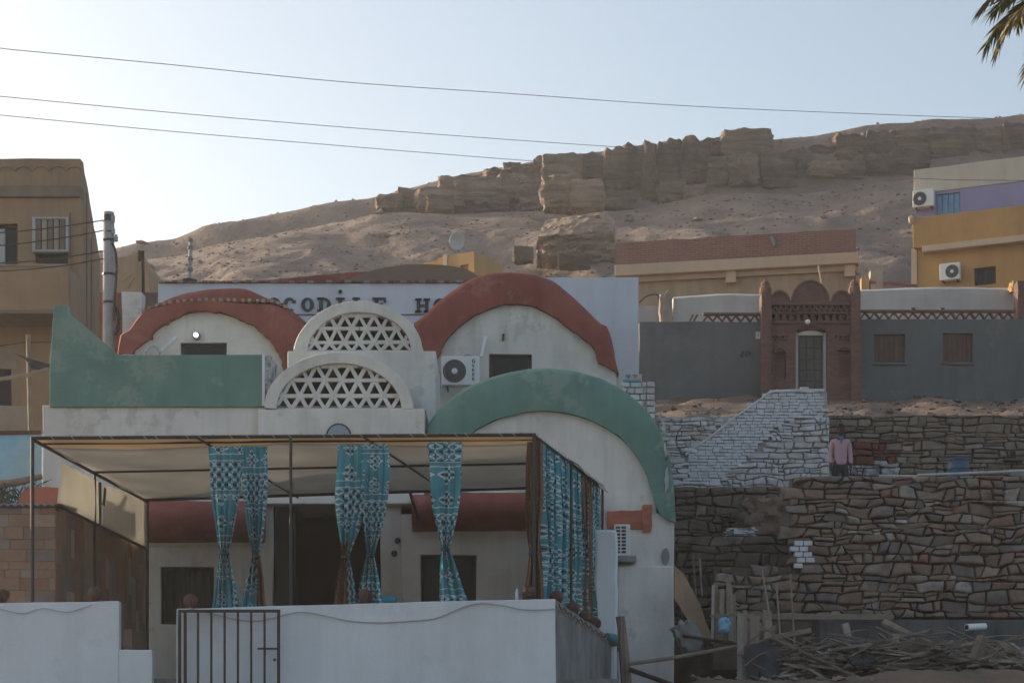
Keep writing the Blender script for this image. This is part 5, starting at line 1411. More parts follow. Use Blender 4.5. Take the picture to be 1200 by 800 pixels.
tag(MB().tube([P(215,329,55.6), P(222,328,55.6), P(232,329.5,55.6)], [.05,.06,.04], 6).build('twig_bundle', BRUSH, rough=.05, rf=4), 'small bundle of twigs at the foot of the pale mast', 'twigs')

# ---- overhead wires across the sky
def sky_wire(pts, d0, d1, label):
    q = smoothline(pts, 60); n = len(q)
    tag(MB().tube([P(p[0], p[1], d0 + (d1-d0)*k/(n-1)) for k, p in enumerate(q)], .014, 5).build('overhead_wire', WIREG, smooth=60), label, 'wire', 'overhead wires')
sky_wire([(-600,10),(-60,51),(0,57),(200,76),(400,96),(600,110),(800,124),(1000,133),(1170,139)], 52, 90, 'topmost overhead wire crossing the whole sky')
sky_wire([(-600,66),(-60,107),(0,113),(200,132),(400,149),(600,164),(740,173.5)], 52, 90, 'middle overhead wire ending at the cliff')
sky_wire([(-600,88),(-60,129),(0,135),(200,154),(400,171),(560,184),(640,190)], 52, 90, 'lowest overhead wire ending at the cliff')
sky_wire([(1000,207),(1070,209),(1130,211),(1260,212)], 72, 74, 'wire running level across the lilac house')
# ------------------------------------------------------------------ grey house with the brick portal
DG = 66.0; fg = frontal(DG)
gh = thing('grey_house', (X(950,DG), DG, 12.6), 'grey rendered house with pale vaulted roofs and an ornate red-brown brick portal', 'house')
def hg(a, b, c, d): return hole(a, b, c, d, DG)
zb0 = 12.4
MB().wall(fg, X(749,DG), X(893,DG), zb0, Z(377,DG), 0, .35, step=.6).build('grey_wall', GREYH, gh, rough=.03, smooth=35)
MB().wall(fg, X(1007,DG), X(1215,DG), zb0, Z(374,DG), 0, .35, [hg(1024.5,1060,391.5,425), hg(1105,1139.5,390.5,424.5)], step=.6).build('grey_wall', GREYH, gh, rough=.03, smooth=35)
def shutter(h, n=2):
    u0, u1, z0, z1 = h; w = MB().box(fg, u0, u1, .14, .18, z0, z1).build('shutter', SHUTR, gh)
    for k in range(6):
        a = u0 + (u1-u0)*k/6; MB().box(fg, a+.01, a+(u1-u0)/6-.01, .11, .139, z0+.02, z1-.02).build('shutter_board', SHUTR, w)
    MB().box(fg, u0-.06, u1+.06, -.06, .1, z0-.07, z0-.004).build('sill', GREYH, w)
    return w
shutter(hg(1024.5,1060,391.5,425)); shutter(hg(1105,1139.5,390.5,424.5))
# pale vault roofs behind the wall tops
def roof_vault(px0, px1, y0, y1, d, yb):
    fr = frontal(d); R = []; n = 20
    for k in range(n+1):
        px = px0 + (px1-px0)*k/n; yt = y0 + (y1-y0)*k/n - 1.2*sin(pi*k/n)
        u = X(px, d); R.append([fr.pt(u, 0, Z(yb,d)), fr.pt(u, .02, Z(yt+4,d)), fr.pt(u, .18, Z(yt+.8,d)), fr.pt(u, .5, Z(yt,d)), fr.pt(u, 3.2, Z(yt,d)), fr.pt(u, 3.6, Z(yb,d))])
    return MB().strip(R, closed=True, caps=True).build('roof_vault', VAULT, gh, rough=.05, smooth=50)
roof_vault(789.5, 893, 345.5, 342, 67.5, 395); roof_vault(1005, 1189, 337, 334.5, 67.5, 395)
# brick fretwork along the wall top
def fret(px0, px1, y0, y1, step, name='brick_fret'):
    m = MB().box(fg, X(px0,DG), X(px1,DG), -.08, .1, Z(y0+2.6,DG), Z(y0,DG)).build(name, BRICKR, gh, rough=.01, rf=4)
    a = px0
    while a + step <= px1 + 1:
        for s_ in (0, 1):
            p, q = (a + step*.5*s_, y1 if s_ == 0 else y0+2.5), (a + step*.5*(s_+1), y0+2.5 if s_ == 0 else y1)
            MB().bar(P(p[0],p[1],DG+.04), P(q[0],q[1],DG+.04), .06, .12, up=(0,1,0)).build('fret_brick', BRICKR, m)
        a += step
    return m
fret(824, 891, 367, 377, 11.0); fret(1008, 1190, 363.5, 374, 11.2)
for a in (1070, 1104): MB().box(fg, X(a-2.5,DG), X(a+2.5,DG), -.07, .09, Z(363.4,DG), Z(361,DG)).build('loose_brick', BRICKR, gh)
for a, b in ((808.5,812),(813,817),):
    MB().bar(P(a,376,DG+.04), P(b,369,DG+.04), .06, .12, up=(0,1,0)).build('fret_brick', BRICKR, gh)
# plate and painted number on the wall
pt_ = MB().box(fg, X(885.5,DG), X(891,DG), -.03, -.004, Z(397,DG), Z(389,DG)).build('number_plate', WHITE2, gh)
MB().box(fg, X(887.6,DG), X(888.6,DG), -.036, -.031, Z(395,DG), Z(391,DG)).build('number_stroke', LETTER, pt_)
for pts in ([(870,414),(868,416),(868.5,418),(871,418)], [(869,411),(871.5,413),(869.5,415)], [(875,411),(874.5,417.5)], [(879.5,416),(879,412),(877,412),(877.5,414),(879.5,413.6)]):
    MB().tube([P(a, b, DG-.02) for a, b in pts], .022, 5).build('painted_numeral', LETTER, gh)
# portal
po = MB().wall(frontal(65.7), X(903,65.7), X(998,65.7), zb0, Z(353,65.7), 0, .65,
    [hole(932.5,968.5,386,520,65.7)] + [hole(904.5+k*8.35,904.5+k*8.35+4.2,368.5,375.5,65.7) for k in range(11)] + [hole(904,997,358.5,365.3,65.7), hole(905,923,393.5,399.2,65.7), hole(979,997,393.5,399.2,65.7)] + [hole(908,921,412,444,65.7), hole(983,996,410,444,65.7)], step=1.0).build('portal_wall', BRICKR, gh)
fp = frontal(65.7)
MB().box(fp, X(903.2,65.7), X(997.8,65.7), .4, .6, Z(402,65.7), Z(356,65.7)).build('portal_hole_shade', MORTAR, po)  # dark sheet added to paint the shade inside the pierced holes
for a, b, c in ((908,921,412),(983,996,410)):
    MB().box(fp, X(a,65.7), X(b,65.7), .16, .3, Z(444.2,65.7), Z(c,65.7)).build('niche_back', BRICKR, po)
    m = (a+b)/2
    MB().tube([P(m+7*cos(radians(t)), c+1-5*sin(radians(t)), 65.68) for t in range(0,181,20)], .04, 5).build('niche_arch', BRICKR, po)
for k in range(14):   # row of little triangles
    a = 905 + k*6.7
    for s_ in (0, 1):
        MB().bar(P(a+3.3*s_, 365 if s_ == 0 else 358.5, 65.74), P(a+3.3*(s_+1), 358.5 if s_ == 0 else 365, 65.74), .06, .1, up=(0,1,0)).build('fret_brick', BRICKR, po)
for y_ in (356.3, 366, 377.5): MB().box(fp, X(903,65.7), X(998,65.7), -.08, .0, Z(y_+1.6,65.7), Z(y_,65.7)).build('string_course', BRICKR, po)
for a0_ in (905, 979):
    for k in range(3):
        a = a0_ + k*6
        for s_ in (0, 1): MB().bar(P(a+3*s_, 399 if s_ == 0 else 394, 65.74), P(a+3*(s_+1), 394 if s_ == 0 else 399, 65.74), .05, .06, up=(0,1,0)).build('fret_brick', BRICKR, po)
for cx, r, ry, y0 in ((914,10.5,12,353),(949.5,21,24,353),(986,10.5,12,353)):
    o = ell(cx, y0+.5, r, ry, 20)
    MB().prism(fp, [(X(a,65.7), Z(b,65.7)) for a, b in reversed(o)], .03, .5).build('crest_lobe', BRICKR, po)
    MB().tube([P(a, b, 65.72) for a, b in o], .055, 6).build('lobe_rim', BRICKR, po)
for a0_, a1_ in ((892,903.5),(996.5,1007.5)):
    m = (a0_+a1_)/2
    pr = MB().wall(fp, X(a0_,65.7), X(a1_,65.7), zb0, Z(345,65.7), -.16, .5, step=.8).build('pilaster', BRICKR, gh)
    MB().lathe(Vector((X(m,65.7), 65.85, Z(345,65.7))), [(.16,0),(.19,.05),(.20,.14),(.19,.24),(.14,.30),(.15,.33),(.13,.42),(.05,.50),(.02,.56)], 10).build('finial', BRICKR, pr)
# door arch, white tympanum, leaf
o = ell(950.5, 389, 21, 10, 16); i = ell(950.5, 389, 17, 7, 16)
MB().strip([[P(a,b,65.64) for a, b in i], [P(a,b,65.60) for a, b in i], [P(a,b,65.60) for a, b in o], [P(a,b,65.72) for a, b in o]]).build('door_arch', BRICKR, po)
dr = MB().box(fp, X(936,65.7), X(965,65.7), .22, .28, zb0, Z(392,65.7)).build('door', DOORW, gh)
for r_ in range(5):
    for c_ in range(3):
        a = 937.5 + c_*9; b = 395 + r_*13
        MB().box(fp, X(a,65.7), X(a+7.6,65.7), .19, .219, Z(b+11,65.7), Z(b,65.7)).build('door_panel', DOORW, dr, bevel=.01)
MB().box(fp, X(932.7,65.7), X(935.6,65.7), .04, .3, zb0, Z(389,65.7)).build('door_jamb', CONC, gh); MB().box(fp, X(965.2,65.7), X(968.3,65.7), .04, .3, zb0, Z(389,65.7)).build('door_jamb', CONC, gh)
MB().prism(fp, [(X(a,65.7), Z(b,65.7)) for a, b in reversed(ell(950.5, 391.8, 15.5, 5.5, 14))], .1, .2).build('tympanum', WHITE, gh)
gl = thing('globe_lamp', P(946.5,377,65.4), 'unlit white globe lamp above the door of the brick portal', 'lamp')
MB().lathe(P(946.5,377,65.45), [(.0,-.08),(.045,-.07),(.075,-.04),(.085,0),(.075,.04),(.045,.07),(.03,.08)], 12, 'Y').build('globe', GLOBE, gl, smooth=60)
MB().bar(P(946.5,374,65.5), P(946.5,371.5,65.6), .05, .05).build('lamp_arm', DARKM, gl)
# white tank and rubble heap behind the left end of the grey wall
tk = thing('low_block_wall', (X(762,68), 68, 13.5), 'low pale lilac-grey block behind the left end of the grey wall', 'wall')
MB().wall(frontal(68.0), X(745,68), X(774,68), 13.3, Z(358.5,68), 0, .6, step=.3).build('block_face', plain('lilac_grey_render', (.36,.345,.37), var=.14, streak=.2), tk, rough=.04, rf=1.5)
MB().tube([P(a,b,67.9) for a, b in smoothline([(749,355),(758,347),(770,345),(772,351),(774,358)], 14)], .025, 5).build('hose', WIRE, tk)
tag(MB().rock(P(780,366,67.4), (.42,.5,1.25), 6, n=6, rnd=.4, amp=.18, f=2).build('stone_stub', PATCH, smooth=30), 'ragged stone stub between the white tank and the pale vault', 'wall stub')
yb_ = thing('ragged_pillar', (X(1194,66.5), 66.5, 13), 'ragged plastered pillar end at the right edge of the grey house', 'pillar')
MB().wall(frontal(66.4), X(1191,66.4), X(1215,66.4), 13, Z(331,66.4), -.2, .3, step=.3).build('pillar_shaft', BRICKR, yb_, rough=.04, rf=2)
MB().rock(P(1189,337,67.2), (.35,.5,.35), 3, n=5, rnd=.5, amp=.2).build('plaster_lump', MUSTARD, yb_)

# ---- long beige building with the brick parapet
fb2 = Fr.two(722, 80.9, 1003, 79.0)
bb = thing('brick_parapet_building', fb2.pt(fb2.len/2, 0, 14), 'long beige building with a worn red brick parapet and pale ledge', 'building')
Lb = fb2.len
def bz(py): return Z(py, 79.0)
za, zb1, zc, zd = bz(268.5), bz(298), bz(311), bz(317)
MB().wall(fb2, 0, Lb, zb1+.002, za, 0, .3, step=.6).build('brick_parapet', BRICKP, bb, rough=.05, rf=.8)
MB().wall(fb2, 0, Lb+.1, zc, zb1, -.35, .3, step=.6).build('ledge', LEDGE, bb, rough=.02, bevel=.02)
MB().wall(fb2, 0, Lb+.02, zd, zc-.002, -.05, .3, step=.6).build('ledge_under_band', LEDGE, bb)  # set-back band below the ledge, in the ledge's own paint
MB().wall(fb2, 0, Lb-.02, 12.0, zd-.002, .12, .42, step=.8).build('beige_wall', BEIGE, bb, rough=.03)
for u in (fb2.u(857), fb2.u(996)): MB().box(fb2, u-.2, u+.2, -.2, .13, zd-.25, zc-.001).build('bracket', LEDGE, bb)
MB().box(fb2, 0, Lb-.3, .43, 6, zb1-.3, zb1-.1).build('roof_slab', CEMENT, bb)
MB().wall(Fr(fb2.pt(Lb,.3,0).x, fb2.pt(Lb,.3,0).y, atan2(cos(0),.05)), 0, 6, 12, za-.05, 0, .25, step=1).build('end_wall', BRICKP, bb)
fst = MB().tube([fb2.pt(fb2.u(905),-.05,bz(272)), fb2.pt(fb2.u(905)+.1,-.06,bz(283))], [.09,.05], 6); fst.build('fallen_stain_lump', CEMENT, bb, rough=.03)
tag(MB().tube([P(963,333,70), P(959,311,70)], .03, 6).build('thin_post', LEDGE), 'thin slanting pale post above the brick portal', 'post')

# ---- mustard house with satellite dish in the middle distance
mh = thing('mustard_house', (X(503,95), 95, 20), 'small mustard house on the slope behind the mud vault', 'house')
fm = Fr.two(447, 97.0, 558, 94.0)
MB().wall(fm, 0, fm.len-.4, 18, Z(304,95), 0, .3, step=.8).build('mustard_wall', MUSTARD, mh, rough=.06)
MB().wall(fm, fm.len-2.1, fm.len, 18, Z(295.5,94), -.15, 2.2, [(fm.len-.75, fm.len-.3, Z(318,94), Z(309,94))], step=.8).build('mustard_tower', MUSTARD, mh, rough=.06)
MB().box(fm, fm.len-1.75, fm.len-1.5, -.19, -.13, 18, Z(293,94)).build('pale_downpipe', LEDGE, mh)
MB().box(fm, 0, fm.len-2.1, .31, 4, Z(308,95)-.2, Z(308,95)).build('roof_slab', CEMENT, mh)
sd = thing('satellite_dish', P(536,293,95), 'pale satellite dish on the mustard house', 'satellite dish')
R = []
for r_ in (0,.12,.24,.36,.44):
    R.append([P(536,285,95) + Vector((r_*.8*cos(2*pi*k/16)-.0, -.25 + r_*r_*.9*-1 - .0, r_*sin(2*pi*k/16))) for k in range(16)])
MB().strip(R, closed=True).build('dish', LOUV, sd, solid=.02, smooth=60)
MB().tube([P(536,286,95.05), P(538,296,95.05)], .03, 6).build('dish_arm', DARKM, sd)

# ---- mustard and lilac house at the right
fy = Fr.two(1072, 76.0, 1215, 74.2)
yh = thing('lilac_mustard_house', fy.pt(2, 0, 14), 'two-storey house painted mustard below and lilac above at the right edge', 'house')
Ly = fy.len + 1.5
def yz(py): return Z(py, 75.6)
MB().wall(fy, .09, Ly, 12.5, yz(290), 0, .3, [(fy.u(1141.5), fy.u(1167), yz(339), yz(318.5))], step=.6).build('wall', MUSTARD, yh, rough=.02)
MB().wall(fy, .0, Ly, yz(289.5), yz(254), -.28, .3, step=.6).build('balcony_front', MUSTARD, yh, rough=.02, bevel=.02)
MB().wall(fy, .35, Ly, yz(292.5)-.1, yz(289.5)+.03, -.36, -.02, step=.6).build('pale_ledge', LEDGE, yh, bevel=.01)
MB().wall(fy, .06, Ly, yz(254)+.002, yz(224), 0, .3, [(fy.u(1097.5), fy.u(1125), yz(252.5), yz(227.5))], step=.6).build('wall', PURPLE, yh, rough=.015)
MB().wall(fy, -.02, Ly, yz(224)+.002, yz(195.5), -.03, .3, step=.6).build('roof_parapet', CREAMW, yh, rough=.02, bevel=.02)
MB().box(fy, .0, Ly, .31, 6.5, yz(199)-.3, yz(199)-.1).build('roof_slab', CEMENT, yh)
fys = Fr(fy.pt(.05,6.8,0).x, fy.pt(.05,6.8,0).y, -pi/2+.02); MB().wall(fys, 0, 6.5, 12.5, yz(196)-.02, 0, .3, step=.9).build('wall', MUSTARD, yh, rough=.02)
MB().box(fy, -.12, .09, -.05, .25, 12.5, yz(288)).build('corner_pier', LEDGE, yh, rough=.02)
window(yh, fy, (fy.u(1141.5), fy.u(1167), yz(339), yz(318.5)), .1, frame=WOODD)
bsh = MB().box(fy, fy.u(1097.5), fy.u(1125), .09, .12, yz(252.5), yz(227.5)).build('blue_window', BLUES, yh)
for k in range(4):
    a = fy.u(1097.5) + (fy.u(1125)-fy.u(1097.5))*k/4
    MB().box(fy, a+.02, a+.19, .05, .088, yz(252)+.02, yz(228)-.02).build('shutter_leaf', BLUES, bsh)
split_ac(fy, 1072, 1096.5, 226.5, 243.5, -.36, 'outdoor air conditioner on the lilac upper wall beside the blue window')
split_ac(fy, 1103.5, 1127, 312, 329, -.36, 'outdoor air conditioner on the mustard lower wall beside the dark window', fan='right')
MB().rock(fy.pt(-.05,-.3,yz(256)), (.22,.2,.3), 8, n=4, rnd=.7).build('wall_lamp', LEDGE, yh)
bl_ = thing('roof_posts', (X(1020,72), 72, 14), 'pale and orange posts with a red rail beside the mustard house', 'posts')
MB().box(frontal(72.0), X(1021,72), X(1035,72), 0, .4, 13, Z(317,72)).build('pale_post', PATCH, bl_, rough=.04)
MB().box(frontal(72.0), X(1010,72), X(1019,72), .01, .4, 13, Z(325,72)).build('orange_post', MUSTARD, bl_, rough=.03)
MB().bar(P(1019,331,72), P(1075,335,72.2), .06, .1).build('red_rail', RED, bl_)
# ------------------------------------------------------------------ the man on the terrace
def skin_body(name, verts, edges, radii, mat, parent, root_i=0, sub=2):
    off = Vector(parent.location)
    me = bpy.data.meshes.new(name); me.from_pydata([tuple(Vector(v)) for v in verts], edges, [])
    me.materials.append(mat)
    o = bpy.data.objects.new(name, me); COL.objects.link(o); o.parent = parent
    s_ = o.modifiers.new('skin', 'SKIN'); s_.use_smooth_shade = True
    if not me.skin_vertices: 
        bm = bmesh.new(); bm.from_mesh(me); bm.verts.layers.skin.verify(); bm.to_mesh(me); bm.free()
    for k, r in enumerate(radii):
        sv = me.skin_vertices[0].data[k]; sv.radius = r if isinstance(r, tuple) else (r, r); sv.use_root = (k == root_i)
    m = o.modifiers.new('sub', 'SUBSURF'); m.levels = sub; m.render_levels = sub
    return o
mp_ = (X(985,41.2), 41.2, 5.87)
man = thing('person', mp_, 'man in a pink shirt and dark trousers standing on the terrace, arms hanging', 'person')
# x to the viewer's right, -y towards the viewer; metres above his feet
V = [(0,0,.93),(0,.0,1.08),(0,.01,1.28),(0,.02,1.42),(0,.01,1.50),(0,-.012,1.56),(0,-.018,1.635),(0,-.005,1.71),   # 0-7 pelvis..crown
     (-.15,.02,1.385),(-.2,.03,1.13),(-.2,-.03,.90),      # 8-10 right arm
     (.15,.02,1.385),(.195,.03,1.13),(.2,-.02,.90),         # 11-13 left arm
     (-.095,0,.88),(-.10,-.01,.49),(-.11,.02,.09),(-.125,-.12,.04),   # 14-17 leg
     (.085,0,.88),(.095,-.01,.49),(.10,.02,.09),(.12,-.12,.04)]       # 18-21 leg
E = [(0,1),(1,2),(2,3),(3,4),(4,5),(5,6),(6,7),(3,8),(8,9),(9,10),(3,11),(11,12),(12,13),(0,14),(14,15),(15,16),(16,17),(0,18),(18,19),(19,20),(20,21)]
Rr = [(.11,.08),(.10,.075),(.115,.08),(.09,.07),.05,(.062,.075),(.073,.092),(.05,.06), .06,.045,.034, .06,.045,.034, .085,.058,.042,.035, .085,.058,.042,.035]
n0 = len(V)
for sx, wi in ((-1,10),(1,13)):       # hands: palm and five curled fingers
    w = Vector(V[wi]); V.append(tuple(w + Vector((0,-.02,-.09)))); pi_ = len(V)-1; E.append((wi, pi_)); Rr.append((.034,.02))
    for f_, (dy, L, r_) in enumerate(((-.035,.075,.0095),(-.012,.085,.010),(.012,.08,.0095),(.034,.062,.0085))):
        b0_ = w + Vector((0, -.02+dy, -.115)); b1 = b0_ + Vector((-sx*.006,0,-L*.55)); b2 = b1 + Vector((-sx*.022,-.004,-L*.42))
        for q_, rr_ in ((b0_,r_*1.05),(b1,r_),(b2,r_*.8)): V.append(tuple(q_)); Rr.append(rr_)
        k = len(V); E += [(pi_,k-3),(k-3,k-2),(k-2,k-1)]
    t0 = w + Vector((-sx*.012,-.055,-.06)); t1 = t0 + Vector((-sx*.014,-.028,-.045))
    for q_, rr_ in ((t0,.012),(t1,.009)): V.append(tuple(q_)); Rr.append(rr_)
    k = len(V); E += [(pi_,k-2),(k-2,k-1)]
skin_body('body', V, E, Rr, SKIN, man)
skin_body('shirt', [(0,0,.90),(0,0,1.06),(0,.01,1.28),(0,.02,1.42),(0,.012,1.475),(-.15,.02,1.385),(-.205,.03,1.13),(-.205,-.025,.93),(.15,.02,1.385),(.2,.03,1.13),(.205,-.015,.93)],
   [(0,1),(1,2),(2,3),(3,4),(3,5),(5,6),(6,7),(3,8),(8,9),(9,10)], [(.14,.115),(.135,.11),(.15,.118),(.115,.1),(.06,.06),.062,.053,.046,.062,.053,.046], SHIRT, man, 1)
skin_body('trousers', [(0,0,.97),(0,0,.86),(-.10,0,.82),(-.105,-.01,.49),(-.11,.015,.10),(.09,0,.82),(.10,-.01,.49),(.105,.015,.10)],
   [(0,1),(1,2),(2,3),(3,4),(1,5),(5,6),(6,7)], [(.13,.105),(.135,.11),.09,.075,.07,.09,.075,.07], TROUS, man, 0)
def lp(p): return Vector(mp_) + Vector(p)
MB().rock(lp((0,.015,1.685)), (.168,.205,.15), 3, n=6, rnd=.95, amp=.03).build('hair', HAIR, man, smooth=60)
MB().rock(lp((0,-.105,1.615)), (.032,.045,.05), 2, n=3, rnd=.8).build('nose', SKIN, man, smooth=60)
for s_ in (-1, 1):
    MB().rock(lp((s_*.03,-.092,1.645)), (.022,.016,.012), 2, n=3, rnd=.95).build('eye', LETTER, man)
    MB().rock(lp((s_*.078,0,1.63)), (.02,.04,.06), 4, n=3, rnd=.8).build('ear', SKIN, man)
MB().rock(lp((0,-.098,1.572)), (.05,.016,.014), 5, n=3, rnd=.9).build('mouth', RED, man)
MB().prism(Fr(mp_[0], mp_[1]-.118, 0), [(-.05, mp_[2]+1.475), (-.0, mp_[2]+1.33), (.045, mp_[2]+1.475)], -.008, .03).build('collar', SCARF, man)
for s_ in (-1, 1): MB().rock(lp((s_*.115,-.06,.035)), (.10,.27,.085), 6, n=5, rnd=.6, amp=.03).build('shoe', HAIR, man, smooth=60)

# ------------------------------------------------------------------ builders' scrap at the bottom right
def plank(pts, w, h, label, name='plank', mat=WOOD, cat='plank', group='loose timber in the yard', r=None):
    mb = MB()
    if r: mb.tube([P(*p) for p in pts], r, 7)
    else: mb.bar(P(*pts[0]), P(*pts[1]), w, h)
    o = mb.build(name, mat, rough=.008, rf=3, bevel=0 if r else .006)
    return tag(o, label, cat, group)
# leaning sheet and post at the house corner
tag(MB().hexa([P(792,692,38.6)+Vector((0,.03,0)), P(822,745,37.4)+Vector((0,.03,0)), P(840,760,37.4), P(836,748,37.5), P(794,664,38.75)+Vector((0,.03,0)), P(828,724,37.9)+Vector((0,.03,0)), P(836,742,37.8), P(800,672,38.7)]).build('leaning_board', WOODT) if False else
    MB().prism(Fr(X(790,38.2), 38.2, .12), [(u, z_) for u, z_ in [(0,Z(700,38.2)),(0,Z(662,38.2)),(.18,Z(672,38.2)),(.50,Z(708,38.2)),(.58,Z(725,38.2)),(.76,Z(752,38.2)),(.42,Z(742,38.2))]], -.02, .02).build('leaning_board', WOODT, rough=.01), 'tan board leaning at the right corner of the white house', 'board')
plank([(727,722,36.6),(731,760,36.6),(735,820,36.5)], 0, 0, 'stout wooden post with rounded top in front of the white house plinth', 'wooden_post', WOOD, 'post', r=[.085,.095,.10])
plank([(736,777.5,36.2),(785,771,36.4),(862,757,36.8),(911,748,37.0)], 0, 0, 'long pole running from the wooden post up to the slat bundles', 'pole', WOOD, 'pole', r=.035)
plank([(738,784,36.4),(760,792,36.3),(800,806,36.2)], 0, 0, 'short dark pole dropping from the wooden post to the ground', 'pole', WOODD, 'pole', r=.045)
plank([(903,747,36.9),(950,768,36.5),(1012,797,36.0)], 0, 0, 'straight pole slanting down from the slat bundles to the earth mound', 'pole', WOOD, 'pole', r=.035)
plank([(800,744,37.2),(846,752,37.2),(882,756,37.1)], 0, 0, 'thin dark pole behind the blue bag', 'pole', WOODD, 'pole', r=.03)
plank([(872,722.5,38.6),(1046,723,38.7)], .12, .11, 'long level timber beam at the foot of the rubble wall', 'beam', WOOD, 'beam')
plank([(990,730,38.2),(994,746,38.2)], .16, .12, 'short upright block under the long level beam', 'timber_block', WOOD, 'block')
plank([(1036,729,38.2),(1062,742,37.9),(1142,781,37.3)], 0, 0, 'heavy beam slanting down in front of the concrete footing wall', 'beam', WOOD, 'beam', r=.075)
plank([(1136,788,36.8),(1152,746,37.0)], .17, .15, 'thick short log propped upright at the right of the scrap heap', 'log', WOOD, 'log')
plank([(1172,752,37.2),(1196,780,36.8)], .2, .08, 'pale plank leaning on the scrap at the far right', 'plank')
plank([(1184,754,37.4),(1212,775,37.0)], .14, .06, 'narrow pale plank right of the leaning pale plank', 'plank')
plank([(1120,766,37.3),(1146,752,37.3)], .06, .05, 'short stick lying against the thick log', 'stick')
plank([(1150,768,37.4),(1175,757,37.5)], .08, .05, 'thin lath between the thick log and the pale planks', 'lath')
plank([(1058,772,36.6),(1096,766,36.7)], .18, .10, 'pale split log on top of the scrap heap below the slanting beam', 'log', WOOD, 'log')
plank([(1062,774,36.7),(1074,797,36.5)], .09, .08, 'short prop under the pale split log', 'prop')
plank([(963,759,36.8),(1012,750,37.0)], .14, .05, 'warped pale plank in the middle of the scrap heap', 'plank')
plank([(970,742,37.6),(1045,755,37.3)], .12, .05, 'plank slanting under the short upright block', 'plank')
plank([(908,746,37.2),(950,738,37.3)], .12, .09, 'rough short plank resting on the slat bundles', 'plank')
plank([(1004,752,37.2),(1035,768,36.9)], .10, .06, 'lath crossing the scrap heap below the slanting beam', 'lath')
for k, (a, b, a2, b2, d_, w_, lab) in enumerate((
  (925,768,985,752,36.6,.14,'pale board across the left end of the scrap heap'),(940,757,1000,764,36.9,.10,'grey lath lying level in the left of the scrap heap'),
  (1010,760,1060,752,37.0,.13,'short pale board above the split log'),(1018,785,1062,779,36.3,.12,'low plank at the front below the split log'),
  (1085,760,1128,773,36.9,.11,'grey plank between the slanting beam and the thick log'),(1098,786,1135,776,36.4,.09,'pale lath at the foot of the thick log'),
  (1155,782,1190,770,36.6,.13,'weathered board under the leaning pale plank'),(1168,762,1210,758,37.3,.15,'grey board lying flat at the right edge of the heap'),
  (948,779,996,786,36.2,.09,'broken lath in front of the dark sack'),(1030,742,1058,764,37.2,.08,'thin lath leaning on the slanting beam'))):
    plank([(a,b,d_),(a2,b2,d_+.15)], w_, .045, lab, 'plank', WOOD)
# canes standing against the wall
for k, (a0_, b0_, a1_, b1_, lab) in enumerate(((893,668,907,750,'leaning cane left of the three upright canes'),(910,683,914,742,'first upright cane against the rubble wall'),(926,672,931,756,'tallest upright cane against the rubble wall'),(812,648,816,700,'thin cane standing in the dark nook'),(820,654,823,698,'second thin cane standing in the dark nook'))):
    plank([(a0_,b0_,38.6 if a0_ > 850 else 41.0),(a1_,b1_,37.8 if a0_ > 850 else 40.4)], 0, 0, lab, 'cane', WOOD, 'cane', r=.018)
# bundles of upright slats
def slats(px0, px1, y0, y1, d, n, label, seed):
    q = random.Random(seed); t = thing('slat_bundle', P((px0+px1)/2, y1, d), label, 'slats')
    for k in range(n):
        a = px0 + (px1-px0)*(k+.5)/n; j = q.uniform(-2,2)
        MB().bar(P(a+q.uniform(-1.5,1.5), y0+q.uniform(-6,14), d+q.uniform(-.1,.1)+.3), P(a+j, y1+q.uniform(-4,4), d+q.uniform(-.1,.1)), q.uniform(.05,.12), .03, up=(0,1,0)).build('slat', WOOD, t)
    MB().bar(P(px0-2,(y0*.45+y1*.55),d-.02), P(px1+2,(y0*.45+y1*.55)-2,d-.02), .035, .05).build('cross_lath', WOOD, t)
    return t
slats(834, 861, 684, 752, 37.6, 8, 'bundle of upright slats behind the blue bag', 3)
slats(867, 888, 716, 806, 36.6, 6, 'broken wooden crate of upright slats in front of the other bundle', 4)
slats(889, 908, 720, 752, 37.0, 6, 'fan of thin slats leaning right of the broken crate', 5)
tag(MB().hexa([P(872,757,36.55), P(895,752,36.55), P(895,752,36.75), P(872,757,36.75), P(874,790,36.5)+Vector((0,0,-.3)), P(893,770,36.5)+Vector((0,0,-.2)), P(893,770,36.7)+Vector((0,0,-.2)), P(874,790,36.7)+Vector((0,0,-.3))]).build('hanging_sack', TARP, rough=.05, rf=4, solid=0), 'dark sacking hanging on the broken crate', 'sack')
tag(MB().hexa([P(894,758,36.7), P(912,756,36.9), P(912,756,37.3), P(894,758,37.2), P(892,800,36.4), P(914,800,36.4), P(914,800,36.9), P(892,800,36.9)]).build('dark_tarp', TARP, rough=.06, rf=3), 'dark tarpaulin draped right of the broken crate', 'tarp')
tag(MB().rock(P(848.5,733,37.3), (.22,.2,.30), 5, n=7, rnd=.75, amp=.22, f=2).build('plastic_bag', BAGB, smooth=50), 'light blue plastic bag hanging on the slats', 'bag')
tag(MB().rock(P(806,747,37.4), (.42,.4,.62), 8, n=7, rnd=.6, amp=.25, f=1.6, rot=.5).build('cement_sack', CEMENT, smooth=50), 'slumped grey cement sack by the leaning tan board', 'sack')
tag(MB().rock(P(1008,777,36.3), (.5,.4,.26), 9, n=7, rnd=.6, amp=.25, f=1.8).build('dark_sack', TARP, smooth=50), 'dark blue-grey sack at the front of the scrap heap', 'sack')
tag(MB().rock(P(868,624,43.6), (.6,.4,.18), 5, n=8, rnd=.5, amp=.35, f=2).build('crumpled_sheet', WSTONE, smooth=30), 'crumpled whitish sheet on the ledge in the nook', 'sheet')
